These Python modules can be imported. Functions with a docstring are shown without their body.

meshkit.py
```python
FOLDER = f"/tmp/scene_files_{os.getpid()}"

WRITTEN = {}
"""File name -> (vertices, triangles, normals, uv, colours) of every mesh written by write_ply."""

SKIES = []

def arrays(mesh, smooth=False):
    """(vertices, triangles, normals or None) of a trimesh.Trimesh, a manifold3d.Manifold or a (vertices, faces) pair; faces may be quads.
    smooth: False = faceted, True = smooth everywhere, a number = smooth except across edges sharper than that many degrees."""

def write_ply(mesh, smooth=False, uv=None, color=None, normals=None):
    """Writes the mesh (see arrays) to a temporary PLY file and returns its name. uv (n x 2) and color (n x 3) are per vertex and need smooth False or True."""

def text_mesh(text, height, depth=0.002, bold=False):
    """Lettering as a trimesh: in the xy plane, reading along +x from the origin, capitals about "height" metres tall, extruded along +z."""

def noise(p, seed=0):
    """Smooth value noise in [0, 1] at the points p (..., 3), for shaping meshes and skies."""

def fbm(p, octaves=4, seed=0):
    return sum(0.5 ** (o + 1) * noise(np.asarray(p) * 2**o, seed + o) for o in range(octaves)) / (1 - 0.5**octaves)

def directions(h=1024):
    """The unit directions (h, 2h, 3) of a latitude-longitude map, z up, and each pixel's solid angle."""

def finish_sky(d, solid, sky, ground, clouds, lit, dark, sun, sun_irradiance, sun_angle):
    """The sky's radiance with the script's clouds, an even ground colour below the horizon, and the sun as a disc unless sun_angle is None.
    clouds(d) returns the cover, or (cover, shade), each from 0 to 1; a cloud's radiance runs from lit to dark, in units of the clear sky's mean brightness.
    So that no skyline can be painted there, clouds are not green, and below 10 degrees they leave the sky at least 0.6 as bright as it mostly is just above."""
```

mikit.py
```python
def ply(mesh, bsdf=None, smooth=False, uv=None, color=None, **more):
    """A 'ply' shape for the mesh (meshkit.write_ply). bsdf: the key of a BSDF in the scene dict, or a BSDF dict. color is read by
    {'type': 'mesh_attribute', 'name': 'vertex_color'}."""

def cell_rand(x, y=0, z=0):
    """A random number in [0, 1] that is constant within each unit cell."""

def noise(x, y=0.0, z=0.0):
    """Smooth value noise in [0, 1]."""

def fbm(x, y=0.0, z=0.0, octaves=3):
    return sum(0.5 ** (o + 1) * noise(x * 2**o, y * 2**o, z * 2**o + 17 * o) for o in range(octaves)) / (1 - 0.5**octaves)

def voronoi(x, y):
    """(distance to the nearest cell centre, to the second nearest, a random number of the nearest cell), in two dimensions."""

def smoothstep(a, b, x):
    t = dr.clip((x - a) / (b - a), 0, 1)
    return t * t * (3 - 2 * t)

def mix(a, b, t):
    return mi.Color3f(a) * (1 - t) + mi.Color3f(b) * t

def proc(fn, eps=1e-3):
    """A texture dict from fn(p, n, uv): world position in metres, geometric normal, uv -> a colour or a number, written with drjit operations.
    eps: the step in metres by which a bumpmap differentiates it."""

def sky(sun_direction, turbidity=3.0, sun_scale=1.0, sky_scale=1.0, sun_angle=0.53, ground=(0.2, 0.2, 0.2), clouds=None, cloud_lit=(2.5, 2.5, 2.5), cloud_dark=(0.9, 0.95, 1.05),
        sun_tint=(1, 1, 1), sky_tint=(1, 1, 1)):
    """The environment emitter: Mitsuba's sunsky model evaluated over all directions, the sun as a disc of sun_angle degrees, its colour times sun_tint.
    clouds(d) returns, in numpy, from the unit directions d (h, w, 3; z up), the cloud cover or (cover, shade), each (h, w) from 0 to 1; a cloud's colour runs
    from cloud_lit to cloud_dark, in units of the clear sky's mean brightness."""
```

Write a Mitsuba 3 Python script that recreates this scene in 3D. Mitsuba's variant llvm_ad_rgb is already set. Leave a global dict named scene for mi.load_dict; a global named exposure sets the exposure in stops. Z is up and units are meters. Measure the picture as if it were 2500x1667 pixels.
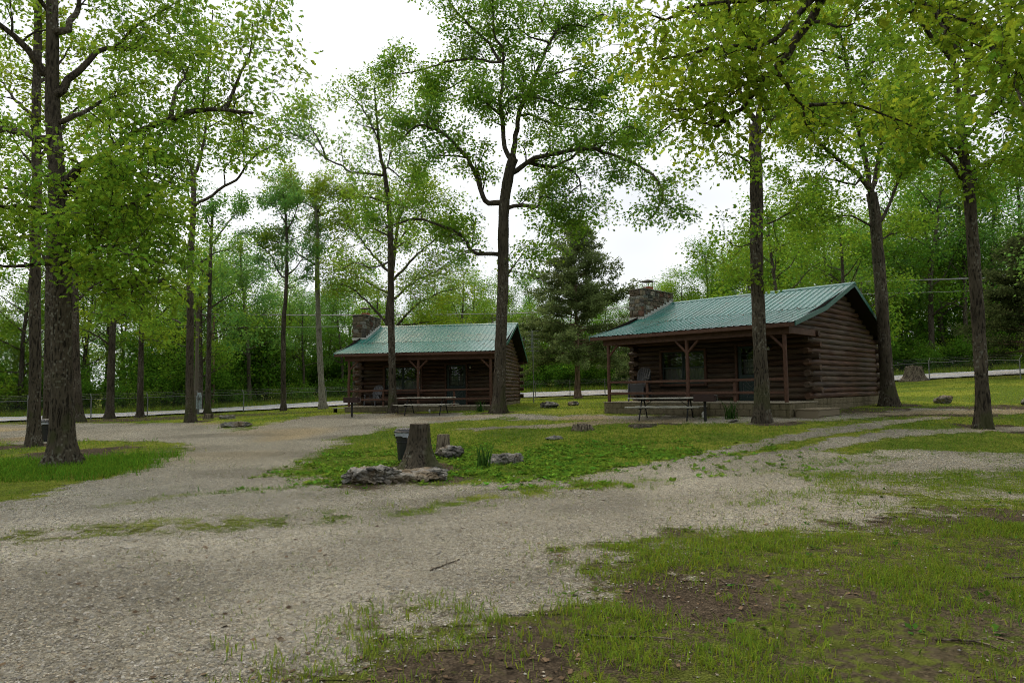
import math, random
import numpy as np
import drjit as dr
import mitsuba as mi
import mikit
from mikit import noise, fbm, voronoi, smoothstep, mix, cell_rand, proc
import meshkit

T = mi.ScalarTransform4f
PI = math.pi
rng = np.random.default_rng(7)
random.seed(7)
scene, labels = {}, {}

# ---------------------------------------------------------------- camera, sky, exposure
ROLL = math.radians(-0.70)
PITCH = math.radians(4.08)
CAM = np.array([0, 0, 1.6])
scene['camera'] = {
    'type': 'perspective', 'fov': math.degrees(2 * math.atan(1250 / 1667.0)), 'fov_axis': 'x', 'near_clip': 0.05, 'far_clip': 2000.0,
    'to_world': T().look_at(origin=CAM.tolist(), target=[0, math.cos(PITCH), 1.6 + math.sin(PITCH)], up=[-math.sin(ROLL), 0, math.cos(ROLL)])}


def clouds(d):
    n = meshkit.fbm(d * np.array([2.2, 2.2, 5.0]) + 3.1, 4, 5)
    s = np.array([-0.35, 0.6, 0.85]) / 1.098
    return np.ones(d.shape[:2]), np.clip((n - 0.42) * 1.5 + 0.55 * (1 - d @ s), 0, 1)


scene['sky'] = mikit.sky([-0.35, 0.6, 0.85], turbidity=5, sun_scale=0.30, sun_angle=30, ground=(0.1, 0.11, 0.06), clouds=clouds,
                         cloud_lit=(2.36, 2.40, 2.42), cloud_dark=(1.18, 1.24, 1.33))
exposure = 2.35

# ---------------------------------------------------------------- ground height
CT = np.array([(0,0,0),(-8,2,0),(8,2,.05),(0,8,0),(-10,10,0),(9,10,.08),(0,-10,0),(-30,-10,-.2),(30,-10,.3),(-2.6,16,-.04),(-8,16,0),(3.5,17,.1),
 (-14,22,0),(-7,24,.12),(3,26.5,.68),(8.6,21.3,.69),(15.1,28.2,.92),(8.5,31,.9),(-8,32,.68),(-.9,31,.7),(0,38,.85),(7.6,19,.5),(4.8,23.5,.52),
 (12.8,18.5,.38),(13.5,13,.25),(-28.12,39,.13),(-34.61,48,.16),(-27.08,43,.12),(-18.08,49,.33),(-15.42,51,.44),(-18.14,60,.66),(-8.4,56,.6),(-9.9,66,1),
 (2.56,60,.86),(2.98,70,1.35),(11.48,58,.98),(13.26,67,1.5),(20.28,52,1.35),(24.18,62,1.9),(28.5,47,1.9),(33,55,2.45),(31,41,1.85),(38,45,2.4),
 (24,36,1.3),(20,25,.8),(22,18,.6),(-60,40,-.2),(-60,70,.1),(0,100,2.4),(60,100,4),(-60,110,1),(60,50,3.5),(60,0,1.5),(-60,0,-.5),(0,200,4),
 (150,150,8),(-150,150,2),(200,0,5),(-200,0,-1),(0,-150,0),(-150,-150,-1),(150,-150,1)], float)
_n = len(CT)
_A = np.zeros((_n + 3, _n + 3))
_A[:_n, :_n] = np.linalg.norm(CT[:, None, :2] - CT[None, :, :2], axis=-1) - np.eye(_n) * 1.2
_A[:_n, _n] = 1; _A[:_n, _n + 1:] = CT[:, :2]; _A[_n, :_n] = 1; _A[_n + 1:, :_n] = CT[:, :2].T
_W = np.linalg.solve(_A, np.r_[CT[:, 2], 0, 0, 0])


def gz(x, y):
    x = np.asarray(x, float); y = np.asarray(y, float)
    o = _W[_n] + _W[_n + 1] * x + _W[_n + 2] * y
    for i in range(_n):
        o = o + _W[i] * np.sqrt((x - CT[i, 0])**2 + (y - CT[i, 1])**2 + 1.0)
    p = np.stack([x, y, x * 0], -1)
    return o + (meshkit.fbm(p * 0.9, 3, 3) - 0.5) * 0.07 + (meshkit.noise(p * 4.0, 9) - 0.5) * 0.018


# ---------------------------------------------------------------- mesh helpers
def add(key, mesh, bsdf, smooth=False, uv=None, color=None, label=None, cat=None, group=None, kind=None):
    if isinstance(mesh, list):
        mesh = join(mesh)
    scene[key] = mikit.ply(mesh, bsdf, smooth, uv, color)
    tag(key, label, cat, group, kind)
    return key


def tag(key, label=None, cat=None, group=None, kind=None):
    d = {k: v for k, v in (('label', label), ('category', cat), ('group', group), ('kind', kind)) if v}
    if d:
        labels[key] = d


_used = {}


def num(key):
    n = _used.get(key, 0); _used[key] = n + 1
    return key if n == 0 else '%s_%03d' % (key, n)


def join(ms):
    vs, fs, o = [], [], 0
    for v, f in ms:
        vs.append(v); fs.append(np.asarray(f) + o); o += len(v)
    return np.vstack(vs), np.vstack(fs)


def tri(f):
    f = np.asarray(f)
    return np.vstack([f[:, [0, 1, 2]], f[:, [0, 2, 3]]]) if f.shape[1] == 4 else f


from scipy.spatial import ConvexHull


def _chamfer_topology():
    s = np.array([[x, y, z] for x in (-1, 1) for y in (-1, 1) for z in (-1, 1)], float)
    v = np.vstack([s * m for m in ([1, .9, .9], [.9, 1, .9], [.9, .9, 1])])
    h = ConvexHull(v)
    f = h.simplices.copy()
    for i, t in enumerate(f):
        n = np.cross(v[t[1]] - v[t[0]], v[t[2]] - v[t[0]])
        if n @ v[t].mean(0) < 0:
            f[i] = t[::-1]
    return s, f


_CS, _CF = _chamfer_topology()


def box(x0, x1, y0, y1, z0, z1, b=0.008, jit=0.0):
    c = np.array([(x0 + x1) / 2, (y0 + y1) / 2, (z0 + z1) / 2]); h = np.array([x1 - x0, y1 - y0, z1 - z0]) / 2
    b = min(b, h.min() * 0.45)
    v = np.vstack([_CS * (h - np.array(m) * b) for m in ([0, 1, 1], [1, 0, 1], [1, 1, 0])])
    if jit:
        j = rng.normal(0, jit, (8, 3)); v = v + np.vstack([j, j, j])
    return v + c, _CF


def bar(p0, p1, w, h, b=0.006):
    """A chamfered bar from p0 to p1, w wide sideways and h tall."""
    p0, p1 = np.array(p0, float), np.array(p1, float)
    L = np.linalg.norm(p1 - p0); d = (p1 - p0) / L
    s = np.cross(d, [0, 0, 1]) if abs(d[2]) < 0.98 else np.array([1.0, 0, 0]); s = s / np.linalg.norm(s)
    u = np.cross(s, d)
    v, f = box(0, L, -w / 2, w / 2, -h / 2, h / 2, b)
    return p0 + v[:, :1] * d - v[:, 1:2] * s + v[:, 2:3] * u, f


def tube(path, radii, sides=6, cap=True, lobes=None):
    p = np.asarray(path, float); n = len(p)
    t = np.empty_like(p); t[1:-1] = p[2:] - p[:-2]; t[0] = p[1] - p[0]; t[-1] = p[-1] - p[-2]
    t /= np.linalg.norm(t, axis=1, keepdims=True) + 1e-12
    r = np.broadcast_to(np.asarray(radii, float), (n,))
    a = np.cross(t[0], [0, 0, 1.0]) if abs(t[0, 2]) < 0.9 else np.cross(t[0], [0, 1.0, 0])
    a /= np.linalg.norm(a)
    fr = np.empty((n, 3))
    for i in range(n):
        a = a - (a @ t[i]) * t[i]; a = a / (np.linalg.norm(a) + 1e-12); fr[i] = a
    b = np.cross(t, fr)
    ang = np.arange(sides) * 2 * PI / sides
    rr = r[:, None] * np.ones((1, sides))
    if lobes is not None:
        rr = rr * lobes(p, ang)
    v = p[:, None] + rr[..., None] * (np.cos(ang)[None, :, None] * fr[:, None] + np.sin(ang)[None, :, None] * b[:, None])
    i, j = np.meshgrid(np.arange(n - 1), np.arange(sides), indexing='ij')
    q = np.stack([i * sides + j, i * sides + (j + 1) % sides, (i + 1) * sides + (j + 1) % sides, (i + 1) * sides + j], -1).reshape(-1, 4)
    f = tri(q); v = v.reshape(-1, 3)
    if cap:
        k = np.arange(sides)
        v = np.vstack([v, p[:1], p[-1:]])
        m = n * sides
        f = np.vstack([f, np.stack([(k + 1) % sides, k, np.full(sides, m)], 1), np.stack([(n - 1) * sides + k, (n - 1) * sides + (k + 1) % sides, np.full(sides, m + 1)], 1)])
    return v, f


def lathe(prof, sides=16):
    """Profile [(r, z)...] turned about z."""
    prof = np.array(prof, float); n = len(prof); ang = np.arange(sides) * 2 * PI / sides
    v = np.stack([prof[:, :1] * np.cos(ang), prof[:, :1] * np.sin(ang), np.repeat(prof[:, 1:], sides, 1)], -1).reshape(-1, 3)
    i, j = np.meshgrid(np.arange(n - 1), np.arange(sides), indexing='ij')
    q = np.stack([i * sides + j, i * sides + (j + 1) % sides, (i + 1) * sides + (j + 1) % sides, (i + 1) * sides + j], -1).reshape(-1, 4)
    return v, tri(q)


def prism(poly, a, b, axis='x'):
    """Convex or star polygon in the (y, z) plane swept along x from a to b (fan caps from its first point's ring)."""
    poly = np.array(poly, float); n = len(poly)
    v = np.vstack([np.c_[np.full(n, a), poly], np.c_[np.full(n, b), poly]])
    k = np.arange(n)
    side = tri(np.stack([k, (k + 1) % n, (k + 1) % n + n, k + n], 1))
    fan = np.array([[0, i + 1, i] for i in range(1, n - 1)])
    return v, np.vstack([side, fan, fan[:, ::-1] + n])


def xf(m, yaw=0, loc=(0, 0, 0), pitch=0, roll=0, scale=1):
    v, f = m
    v = np.asarray(v) * scale
    if roll:
        c, s = math.cos(roll), math.sin(roll); v = v @ np.array([[1, 0, 0], [0, c, -s], [0, s, c]]).T
    if pitch:
        c, s = math.cos(pitch), math.sin(pitch); v = v @ np.array([[c, 0, s], [0, 1, 0], [-s, 0, c]]).T
    c, s = math.cos(yaw), math.sin(yaw)
    return v @ np.array([[c, -s, 0], [s, c, 0], [0, 0, 1]]).T + np.array(loc, float), f


def spline(pts, n):
    pts = np.asarray(pts, float)
    if len(pts) == 2:
        return pts[0] + (pts[1] - pts[0]) * np.linspace(0, 1, n)[:, None]
    e = np.vstack([2 * pts[0] - pts[1], pts, 2 * pts[-1] - pts[-2]])
    u = np.linspace(0, len(pts) - 1 - 1e-9, n); i = u.astype(int); t = (u - i)[:, None]
    a, b, c, d = e[i], e[i + 1], e[i + 2], e[i + 3]
    return 0.5 * (2 * b + (c - a) * t + (2 * a - 5 * b + 4 * c - d) * t**2 + (3 * b - a - 3 * c + d) * t**3)


def icosphere(k=2):
    import trimesh
    m = trimesh.creation.icosphere(k)
    return np.array(m.vertices), np.array(m.faces)


# ---------------------------------------------------------------- regions of the ground: gravel against grass and soil
OUTER = [(-27.26,36.49),(-21.59,34.80),(-14.00,30.31),(-10.34,26.38),(-9.77,28.62),(-8.92,30.69),(-7.75,32.0),(-4.57,30.6),(-2.13,29.6),(0.73,27.33),(4.23,25.47),(8.81,21.9),(10.54,23.02),(14.30,24.44),(16.55,24.32),(17.58,23.60),(26,22),(26,13),(6.75,9.17),(5.02,8.69),(3.76,8.33),(2.54,7.81),(1.35,6.77),(0.42,5.78),(-0.27,5.29),(-0.83,4.71),(-1.11,4.14),(-1.3,3.6),(-2,-12),(-50,-12),(-50,36)]
ISLAND = [(-4.69,13.78),(-5.27,17.07),(-5.39,20.85),(-4.65,24.60),(-2.91,25.75),(-0.47,26.61),(1.90,24.53),(4.59,22.49),(7.91,20.09),(10.07,20.58),(13.28,22.70),(16.41,22.04),(24,20),(24,17),(10.23,13.80),(8.29,14.25),(6.29,14.83),(3.87,14.57),(2.32,13.58),(0.96,12.60),(-0.60,12.02),(-1.61,11.63),(-2.38,11.47),(-3.62,11.96)]
T1P = [(-21,26),(-16.02,22.63),(-14.75,23.80),(-12.35,22.98),(-10.14,21.39),(-8.75,17.55),(-7.78,14.02),(-7.98,12.29),(-8.15,10.97),(-16,10),(-30,12),(-30,26)]
TR0 = [(-1.75,23.32),(1.02,22.9),(3.90,23.48),(7.25,21.0),(9.34,20.8)]
TR1 = [(2.28,13.39),(3.96,14.92),(5.96,16.49),(7.45,17.54),(10.11,19.42),(13.05,21.19)]
TR2 = [(3.36,12.69),(5.22,14.48),(6.42,15.15),(8.00,16.40),(10.44,17.89),(13.48,18.14)]
M1 = [(-7.5,7.2),(-5.75,7.77),(-4.63,8.38),(-3.17,8.69),(-1.91,9.20),(-0.83,10.17),(0.85,11.27),(2.06,12.10)]
M2 = [(-5.98,10.22),(-5.38,11.25),(-3.95,11.63)]


def seg_d(x, y, a, b):
    ex, ey = b[0] - a[0], b[1] - a[1]
    wx, wy = x - a[0], y - a[1]
    t = dr.clip((wx * ex + wy * ey) / (ex * ex + ey * ey + 1e-9), 0, 1)
    dx, dy = wx - ex * t, wy - ey * t
    return dx * dx + dy * dy


def poly_sd(x, y, P):
    """Signed distance, negative inside."""
    d = mi.Float(1e9); inside = mi.Bool(False) & (x < 1e9)
    for i in range(len(P)):
        a, b = P[i], P[(i + 1) % len(P)]
        d = dr.minimum(d, seg_d(x, y, a, b))
        if a[1] != b[1]:
            inside ^= ((y < a[1]) != (y < b[1])) & (x < (b[0] - a[0]) * (y - a[1]) / (b[1] - a[1]) + a[0])
    d = dr.sqrt(d)
    return dr.select(inside, -d, d)


def line_d(x, y, P):
    d = mi.Float(1e9)
    for a, b in zip(P[:-1], P[1:]):
        d = dr.minimum(d, seg_d(x, y, a, b))
    return dr.sqrt(d)


def gravel_cover(x, y):
    """How much gravel lies on the ground at (x, y), 0 to 1."""
    w = (fbm(x * 0.55, y * 0.55, 1.0, 3) - 0.5) * 1.9 + (noise(x * 2.7, y * 2.7, 5.0) - 0.5) * 0.9 + (noise(x * 8.0, y * 8.0, 5.0) - 0.5) * 0.5
    g = smoothstep(0.8, -0.8, poly_sd(x, y, OUTER) + w * 1.0)
    isl = smoothstep(0.75, -0.75, poly_sd(x, y, ISLAND) + w * 0.7)
    t1p = smoothstep(0.6, -0.6, poly_sd(x, y, T1P) + w * 0.7)
    tracks = dr.minimum(line_d(x, y, TR1), line_d(x, y, TR2))
    tr = dr.maximum(smoothstep(0.62, 0.15, tracks + w * 0.35), 0.8 * smoothstep(0.75, 0.2, line_d(x, y, TR0) + w * 0.45))
    strip = dr.maximum(smoothstep(1.05, 0.1, line_d(x, y, M1) + w * 0.3) * smoothstep(0.30, 0.62, fbm(x * 2.6, y * 2.6, 8.0, 3)) * 0.72,
                       smoothstep(0.5, 0.1, line_d(x, y, M2) + w * 0.3) * 0.5)
    # right hand edge of the yard: thin gravel with bare soil between
    thin = smoothstep(-1.8, 2.5, x - 0.3 * y) * smoothstep(16.0, 11.0, y) * smoothstep(0.36, 0.64, fbm(x * 0.8, y * 0.8, 3.0, 3)) * 0.6
    g = g * (1 - isl) * (1 - t1p)
    g = dr.maximum(g, tr * 0.95) * (1 - 0.3 * smoothstep(3.0, 8.0, x) * smoothstep(0.40, 0.62, fbm(x * 1.1 + 9, y * 1.1, 6.0, 3)))
    return dr.clip(g * (1 - 0.85 * strip) * (1 - thin), 0, 1)


SHADED_FEET = [(-15.4, 22.0, 1), (-0.6, 28.9, 1), (-5.5, 31.4, 1), (7.5, 20.5, 1.4), (14.5, 26.2, 1), (12.65, 18.3, 1.2), (-14.9, 31.6, 1), (-1.98, 14.5, 1.4), (-1.6, 12.4, 1), (5.2, 23.0, .8), (-3.8, 29.7, .7), (-24, 41, .8), (-20, 45, .8), (-15.3, 46, 1)]  # trunk, stump, rock and table bases given darker soil as painted contact shade


def soil_and_contact_shade(x, y):
    """Bare soil and leaf litter off the gravel, plus contact shade painted round feet."""
    n = fbm(x * 0.75 + 4, y * 0.75, 2.0, 4)
    near = smoothstep(13.0, 8.0, y) * smoothstep(-3.0, 0.5, x)
    patch = smoothstep(0.52, 0.65, n + 0.02 * near)
    t1 = smoothstep(2.0, 0.6, dr.sqrt(dr.square(x + 12.2) + dr.square((y - 19.6) * 0.55)) + (n - 0.5) * 2.0)
    rock = smoothstep(1.2, 0.3, dr.sqrt(dr.square((x + 1.6) * 0.6) + dr.square(y - 11.6)) + (n - 0.5) * 2.0)
    rt = smoothstep(3.2, 1.2, dr.sqrt(dr.square((x - 15.0) * 0.45) + dr.square(y - 23.5)) + (n - 0.5) * 3.0)
    bank = smoothstep(5.0, 2.0, dr.sqrt(dr.square((x + 19.0) * 0.35) + dr.square(y - 38.5)) + (n - 0.5) * 3.0)
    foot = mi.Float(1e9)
    for a, b, k in SHADED_FEET:
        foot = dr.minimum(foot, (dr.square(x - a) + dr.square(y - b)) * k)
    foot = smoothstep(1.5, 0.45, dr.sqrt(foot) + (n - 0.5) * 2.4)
    isl = smoothstep(9.0, 3.0, dr.sqrt(dr.square(x) + dr.square(y - 15.0)))
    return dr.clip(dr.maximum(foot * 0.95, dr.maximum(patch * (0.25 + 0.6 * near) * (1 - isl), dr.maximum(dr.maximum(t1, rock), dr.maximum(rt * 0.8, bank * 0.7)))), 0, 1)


def field(fn, x, y):
    return np.array(fn(mi.Float(np.ascontiguousarray(x, np.float32)), mi.Float(np.ascontiguousarray(y, np.float32))))


# ---------------------------------------------------------------- materials
def stone_color(x, y, s):
    d1, d2, k = voronoi(x * s, y * s)
    tone = 0.45 + 0.85 * k + 0.25 * (noise(k * 91.0, 3.0) - 0.5)
    gap = smoothstep(0.02, 0.16, d2 - d1)
    base = mix((0.335, 0.315, 0.256), (0.355, 0.312, 0.222), smoothstep(0.3, 0.9, noise(k * 57.0, 9.0)))
    return base * tone * (0.25 + 0.75 * gap) * 1.06


def ground_color(p, n, uv):
    x, y = p.x, p.y
    g = gravel_cover(x, y)
    nearf = smoothstep(10.0, 6.0, y)
    fine = fbm(x * 9, y * 9, 0.0, 3)
    hide = noise(x * 11 + y * 3, y * 11 - x * 3, 3.0) * 0.36 + noise(x * 33, y * 33, 4.0) * 0.34 + noise(x * 80, y * 80, 5.0) * 0.30
    gr = smoothstep(-0.22, 0.22, g - 0.05 - hide * 0.9)
    s = soil_and_contact_shade(x, y)
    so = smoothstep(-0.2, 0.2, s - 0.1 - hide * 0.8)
    so = dr.maximum(so, nearf * smoothstep(0.36, 0.6, noise(x * 17 + y * 6, y * 17 - x * 5, 8.0) * 0.5 + noise(x * 43, y * 43, 8.0) * 0.25 + noise(x * 6, y * 6, 2.0) * 0.25) * 0.9)
    patch = fbm(x * 0.45, y * 0.45, 7.0, 4)
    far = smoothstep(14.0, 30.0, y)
    lawn = mix((0.082, 0.118, 0.015), (0.158, 0.178, 0.023), smoothstep(0.35, 0.65, patch))
    lawn = mix(lawn, (0.070, 0.084, 0.020), nearf * 0.7)
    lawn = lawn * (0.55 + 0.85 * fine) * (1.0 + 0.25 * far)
    soil = mix((0.050, 0.038, 0.025), (0.105, 0.08, 0.054), fbm(x * 3, y * 3, 1.0, 3)) * (0.5 + 0.9 * noise(x * 45, y * 45, 6.0))
    tan = smoothstep(0.45, 0.8, noise(x * 0.4, y * 0.4, 12.0)) * smoothstep(14.0, 24.0, y)
    st = mix(stone_color(x, y, 42.0), stone_color(x, y, 26.0), 0.35) * mix((1, 1, 1), (1.15, 1.0, 0.76), tan)
    dm = line_d(x, y, M1)
    rut = dr.exp(-dr.square((dm - 1.05) / 0.38))
    st = st * (0.74 + 0.5 * fbm(x * 0.7, y * 0.7, 4.0, 3)) * (1 + 0.16 * rut) * (1 - 0.22 * smoothstep(0.55, 0.72, fbm(x * 0.33 + 2, y * 0.5, 9.0, 3)))
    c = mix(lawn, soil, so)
    return mix(c, st, gr)


def ground_bump(p, n, uv):
    d1, d2, k = voronoi(p.x * 38, p.y * 38)
    return (0.5 + 0.5 * k) * smoothstep(0.0, 0.3, d2 - d1) * 0.015 + fbm(p.x * 16, p.y * 16, 2.0, 2) * 0.012


def mat(name, color, rough=0.85, bump=None, eps=1e-3, spec=0.25, **kw):
    d = {'type': 'principled', 'base_color': color if isinstance(color, dict) else {'type': 'rgb', 'value': list(color)}, 'roughness': rough, 'specular': spec, **kw}
    if bump:
        d = {'type': 'bumpmap', 'arbitrary': proc(bump, eps), 'scale': 1.0, 'bsdf': d}
    scene[name] = {'type': 'twosided', 'bsdf': d}


VC = {'type': 'mesh_attribute', 'name': 'vertex_color'}
mat('m_ground', proc(ground_color), 0.95, ground_bump, 2e-3, 0.1)


def bark_ridge(p):
    w = noise(p.x * 6 + 3, p.y * 6, p.z * 3.1) * 2.4
    a, b = p.x * 0.8 + p.y * 0.6, p.y * 0.8 - p.x * 0.6
    r1 = 1 - abs(2 * noise(a * 30 + w, b * 30 + w, p.z * 3.4 + w) - 1)
    r2 = noise(a * 63 - w, b * 63 + w, p.z * 14 + w * 2)
    return 0.62 * r1 + 0.38 * r2


def bark_color(p, n, uv):
    f = bark_ridge(p)
    big = fbm(p.x * 2.2, p.y * 2.2, p.z * 0.9, 3)
    c = mix((0.022, 0.018, 0.013), (0.100, 0.083, 0.060), smoothstep(0.25, 0.85, f)) * (0.45 + 0.62 * big)
    c = mix(c, (0.16, 0.155, 0.125), smoothstep(0.6, 0.78, noise(p.x * 24, p.y * 24, p.z * 15)) * smoothstep(0.45, 0.6, big) * 0.8)
    moss = smoothstep(0.52, 0.68, fbm(p.x * 3, p.y * 3, p.z * 1.5 + 40, 3)) * smoothstep(2.6, 0.6, p.z)
    return mix(c, (0.045, 0.052, 0.018), moss * 0.65)


def bark_bump(p, n, uv):
    return bark_ridge(p) * 0.028


mat('m_bark', proc(bark_color), 0.92, bark_bump, 4e-3, 0.15)


def cedar_bark_color(p, n, uv):
    f = fbm(p.x * 30, p.y * 30, p.z * 1.5, 3)
    return mix((0.07, 0.045, 0.03), (0.24, 0.165, 0.115), smoothstep(0.3, 0.7, f))


mat('m_cedar_bark', proc(cedar_bark_color), 0.9, None, spec=0.15)


def pale_bark_color(p, n, uv):
    f = bark_ridge(p)
    return mix((0.07, 0.062, 0.048), (0.24, 0.225, 0.185), smoothstep(0.2, 0.8, f))


mat('m_pale_bark', proc(pale_bark_color), 0.92, bark_bump, 4e-3, 0.15)


def log_tone(tone):
    def log_color(p, n, uv):
        f = fbm(p.x * 2.0 + tone[0] * 50, p.y * 2.0, p.z * 34, 3)
        b = fbm(p.x * 1.1, p.y * 1.1 + tone[1] * 60, p.z * 3.0, 3)
        c = mix((0.028, 0.016, 0.0095), (0.074, 0.045, 0.027), smoothstep(0.3, 0.7, f)) * mi.Color3f(tone)
        c = c * (0.55 + 0.9 * b)
        crack = smoothstep(0.70, 0.76, noise(p.x * 1.6 + 9, p.y * 1.6, p.z * 60 + tone[0] * 20))
        grey = smoothstep(0.5, 0.72, fbm(p.x * 0.8 + 7, p.y * 0.8, p.z * 1.6, 3))
        return mix(c, (0.085, 0.072, 0.052), grey * 0.45) * (1 - 0.6 * crack)
    return log_color


mat('m_log', proc(log_tone((1.0, 1.0, 1.0))), 0.7, None, spec=0.3)
mat('m_log_red', proc(log_tone((1.2, 1.0, 0.9))), 0.7, None, spec=0.3)
mat('m_log_pale', proc(log_tone((1.35, 1.4, 1.4))), 0.75, None, spec=0.3)


def trim_color(p, n, uv):
    f = fbm(p.x * 6, p.y * 6, p.z * 6, 3)
    return mix((0.062, 0.028, 0.017), (0.098, 0.048, 0.030), f) * (0.75 + 0.5 * noise(p.x * 31, p.y * 31, p.z * 11))


mat('m_trim', proc(trim_color), 0.65, None, spec=0.3)
mat('m_dark_wood', (0.014, 0.009, 0.006), 0.8)


def roof_color(p, n, uv):
    dirt = smoothstep(0.5, 0.72, fbm(p.x * 0.9 + p.y * 0.3, p.y * 0.9, p.z * 0.9, 3))
    c = mix((0.010, 0.118, 0.096), (0.016, 0.142, 0.116), noise(p.x * 0.6, p.y * 0.6, p.z))
    c = mix(c, (0.09, 0.105, 0.075), dirt * 0.3)
    return mix(c, (0.07, 0.045, 0.025), smoothstep(0.76, 0.82, fbm(p.x * 3, p.y * 3, p.z * 3, 3)) * 0.7)


mat('m_roof', proc(roof_color), 0.30, None, spec=0.48, clearcoat=0.15, clearcoat_gloss=0.9)
mat('m_green_trim', (0.014, 0.088, 0.066), 0.4, spec=0.5)


def block_color(p, n, uv):
    f = fbm(p.x * 5, p.y * 5, p.z * 5, 3)
    streak = fbm(p.x * 7, p.y * 7, p.z * 0.9, 3)
    c = mix((0.095, 0.080, 0.048), (0.16, 0.137, 0.088), f)
    c = mix(c, (0.085, 0.075, 0.042), smoothstep(0.48, 0.68, streak) * 0.75)
    return c * (0.75 + 0.5 * noise(p.x * 60, p.y * 60, p.z * 60))


mat('m_block', proc(block_color), 0.95, None, spec=0.1)


def rock_color(p, n, uv):
    f = fbm(p.x * 5, p.y * 5, p.z * 7, 4)
    li = smoothstep(0.52, 0.66, fbm(p.x * 3 + 9, p.y * 3, p.z * 3, 4))
    c = mix((0.055, 0.054, 0.050), (0.29, 0.275, 0.245), smoothstep(0.32, 0.68, f))
    c = mix(c, (0.24, 0.175, 0.10), smoothstep(0.48, 0.62, fbm(p.x * 2.2, p.y * 2.2 + 5, p.z * 2.2, 3)) * 0.5)
    return mix(c, (0.27, 0.265, 0.23), li * 0.4)


def rock_bump(p, n, uv):
    return fbm(p.x * 13 + p.z * 4, p.y * 13 - p.z * 3, p.z * 13, 4) * 0.13


mat('m_rock', proc(rock_color), 0.95, rock_bump, 4e-3, 0.1)


def table_color(p, n, uv):
    f = fbm(p.x * 5, p.y * 5, p.z * 40, 3)
    return mix((0.17, 0.165, 0.14), (0.38, 0.37, 0.32), smoothstep(0.25, 0.7, f)) * (0.8 + 0.4 * noise(p.x * 3, p.y * 3, p.z * 3))


mat('m_old_wood', proc(table_color), 0.85, None, spec=0.15)


def weathered_color(p, n, uv):
    f = fbm(p.x * 26, p.y * 26, p.z * 4, 3)
    return mix((0.045, 0.035, 0.026), (0.22, 0.185, 0.135), smoothstep(0.3, 0.75, f))


mat('m_dead_wood', proc(weathered_color), 0.95, bark_bump, 4e-3, 0.1)


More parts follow.
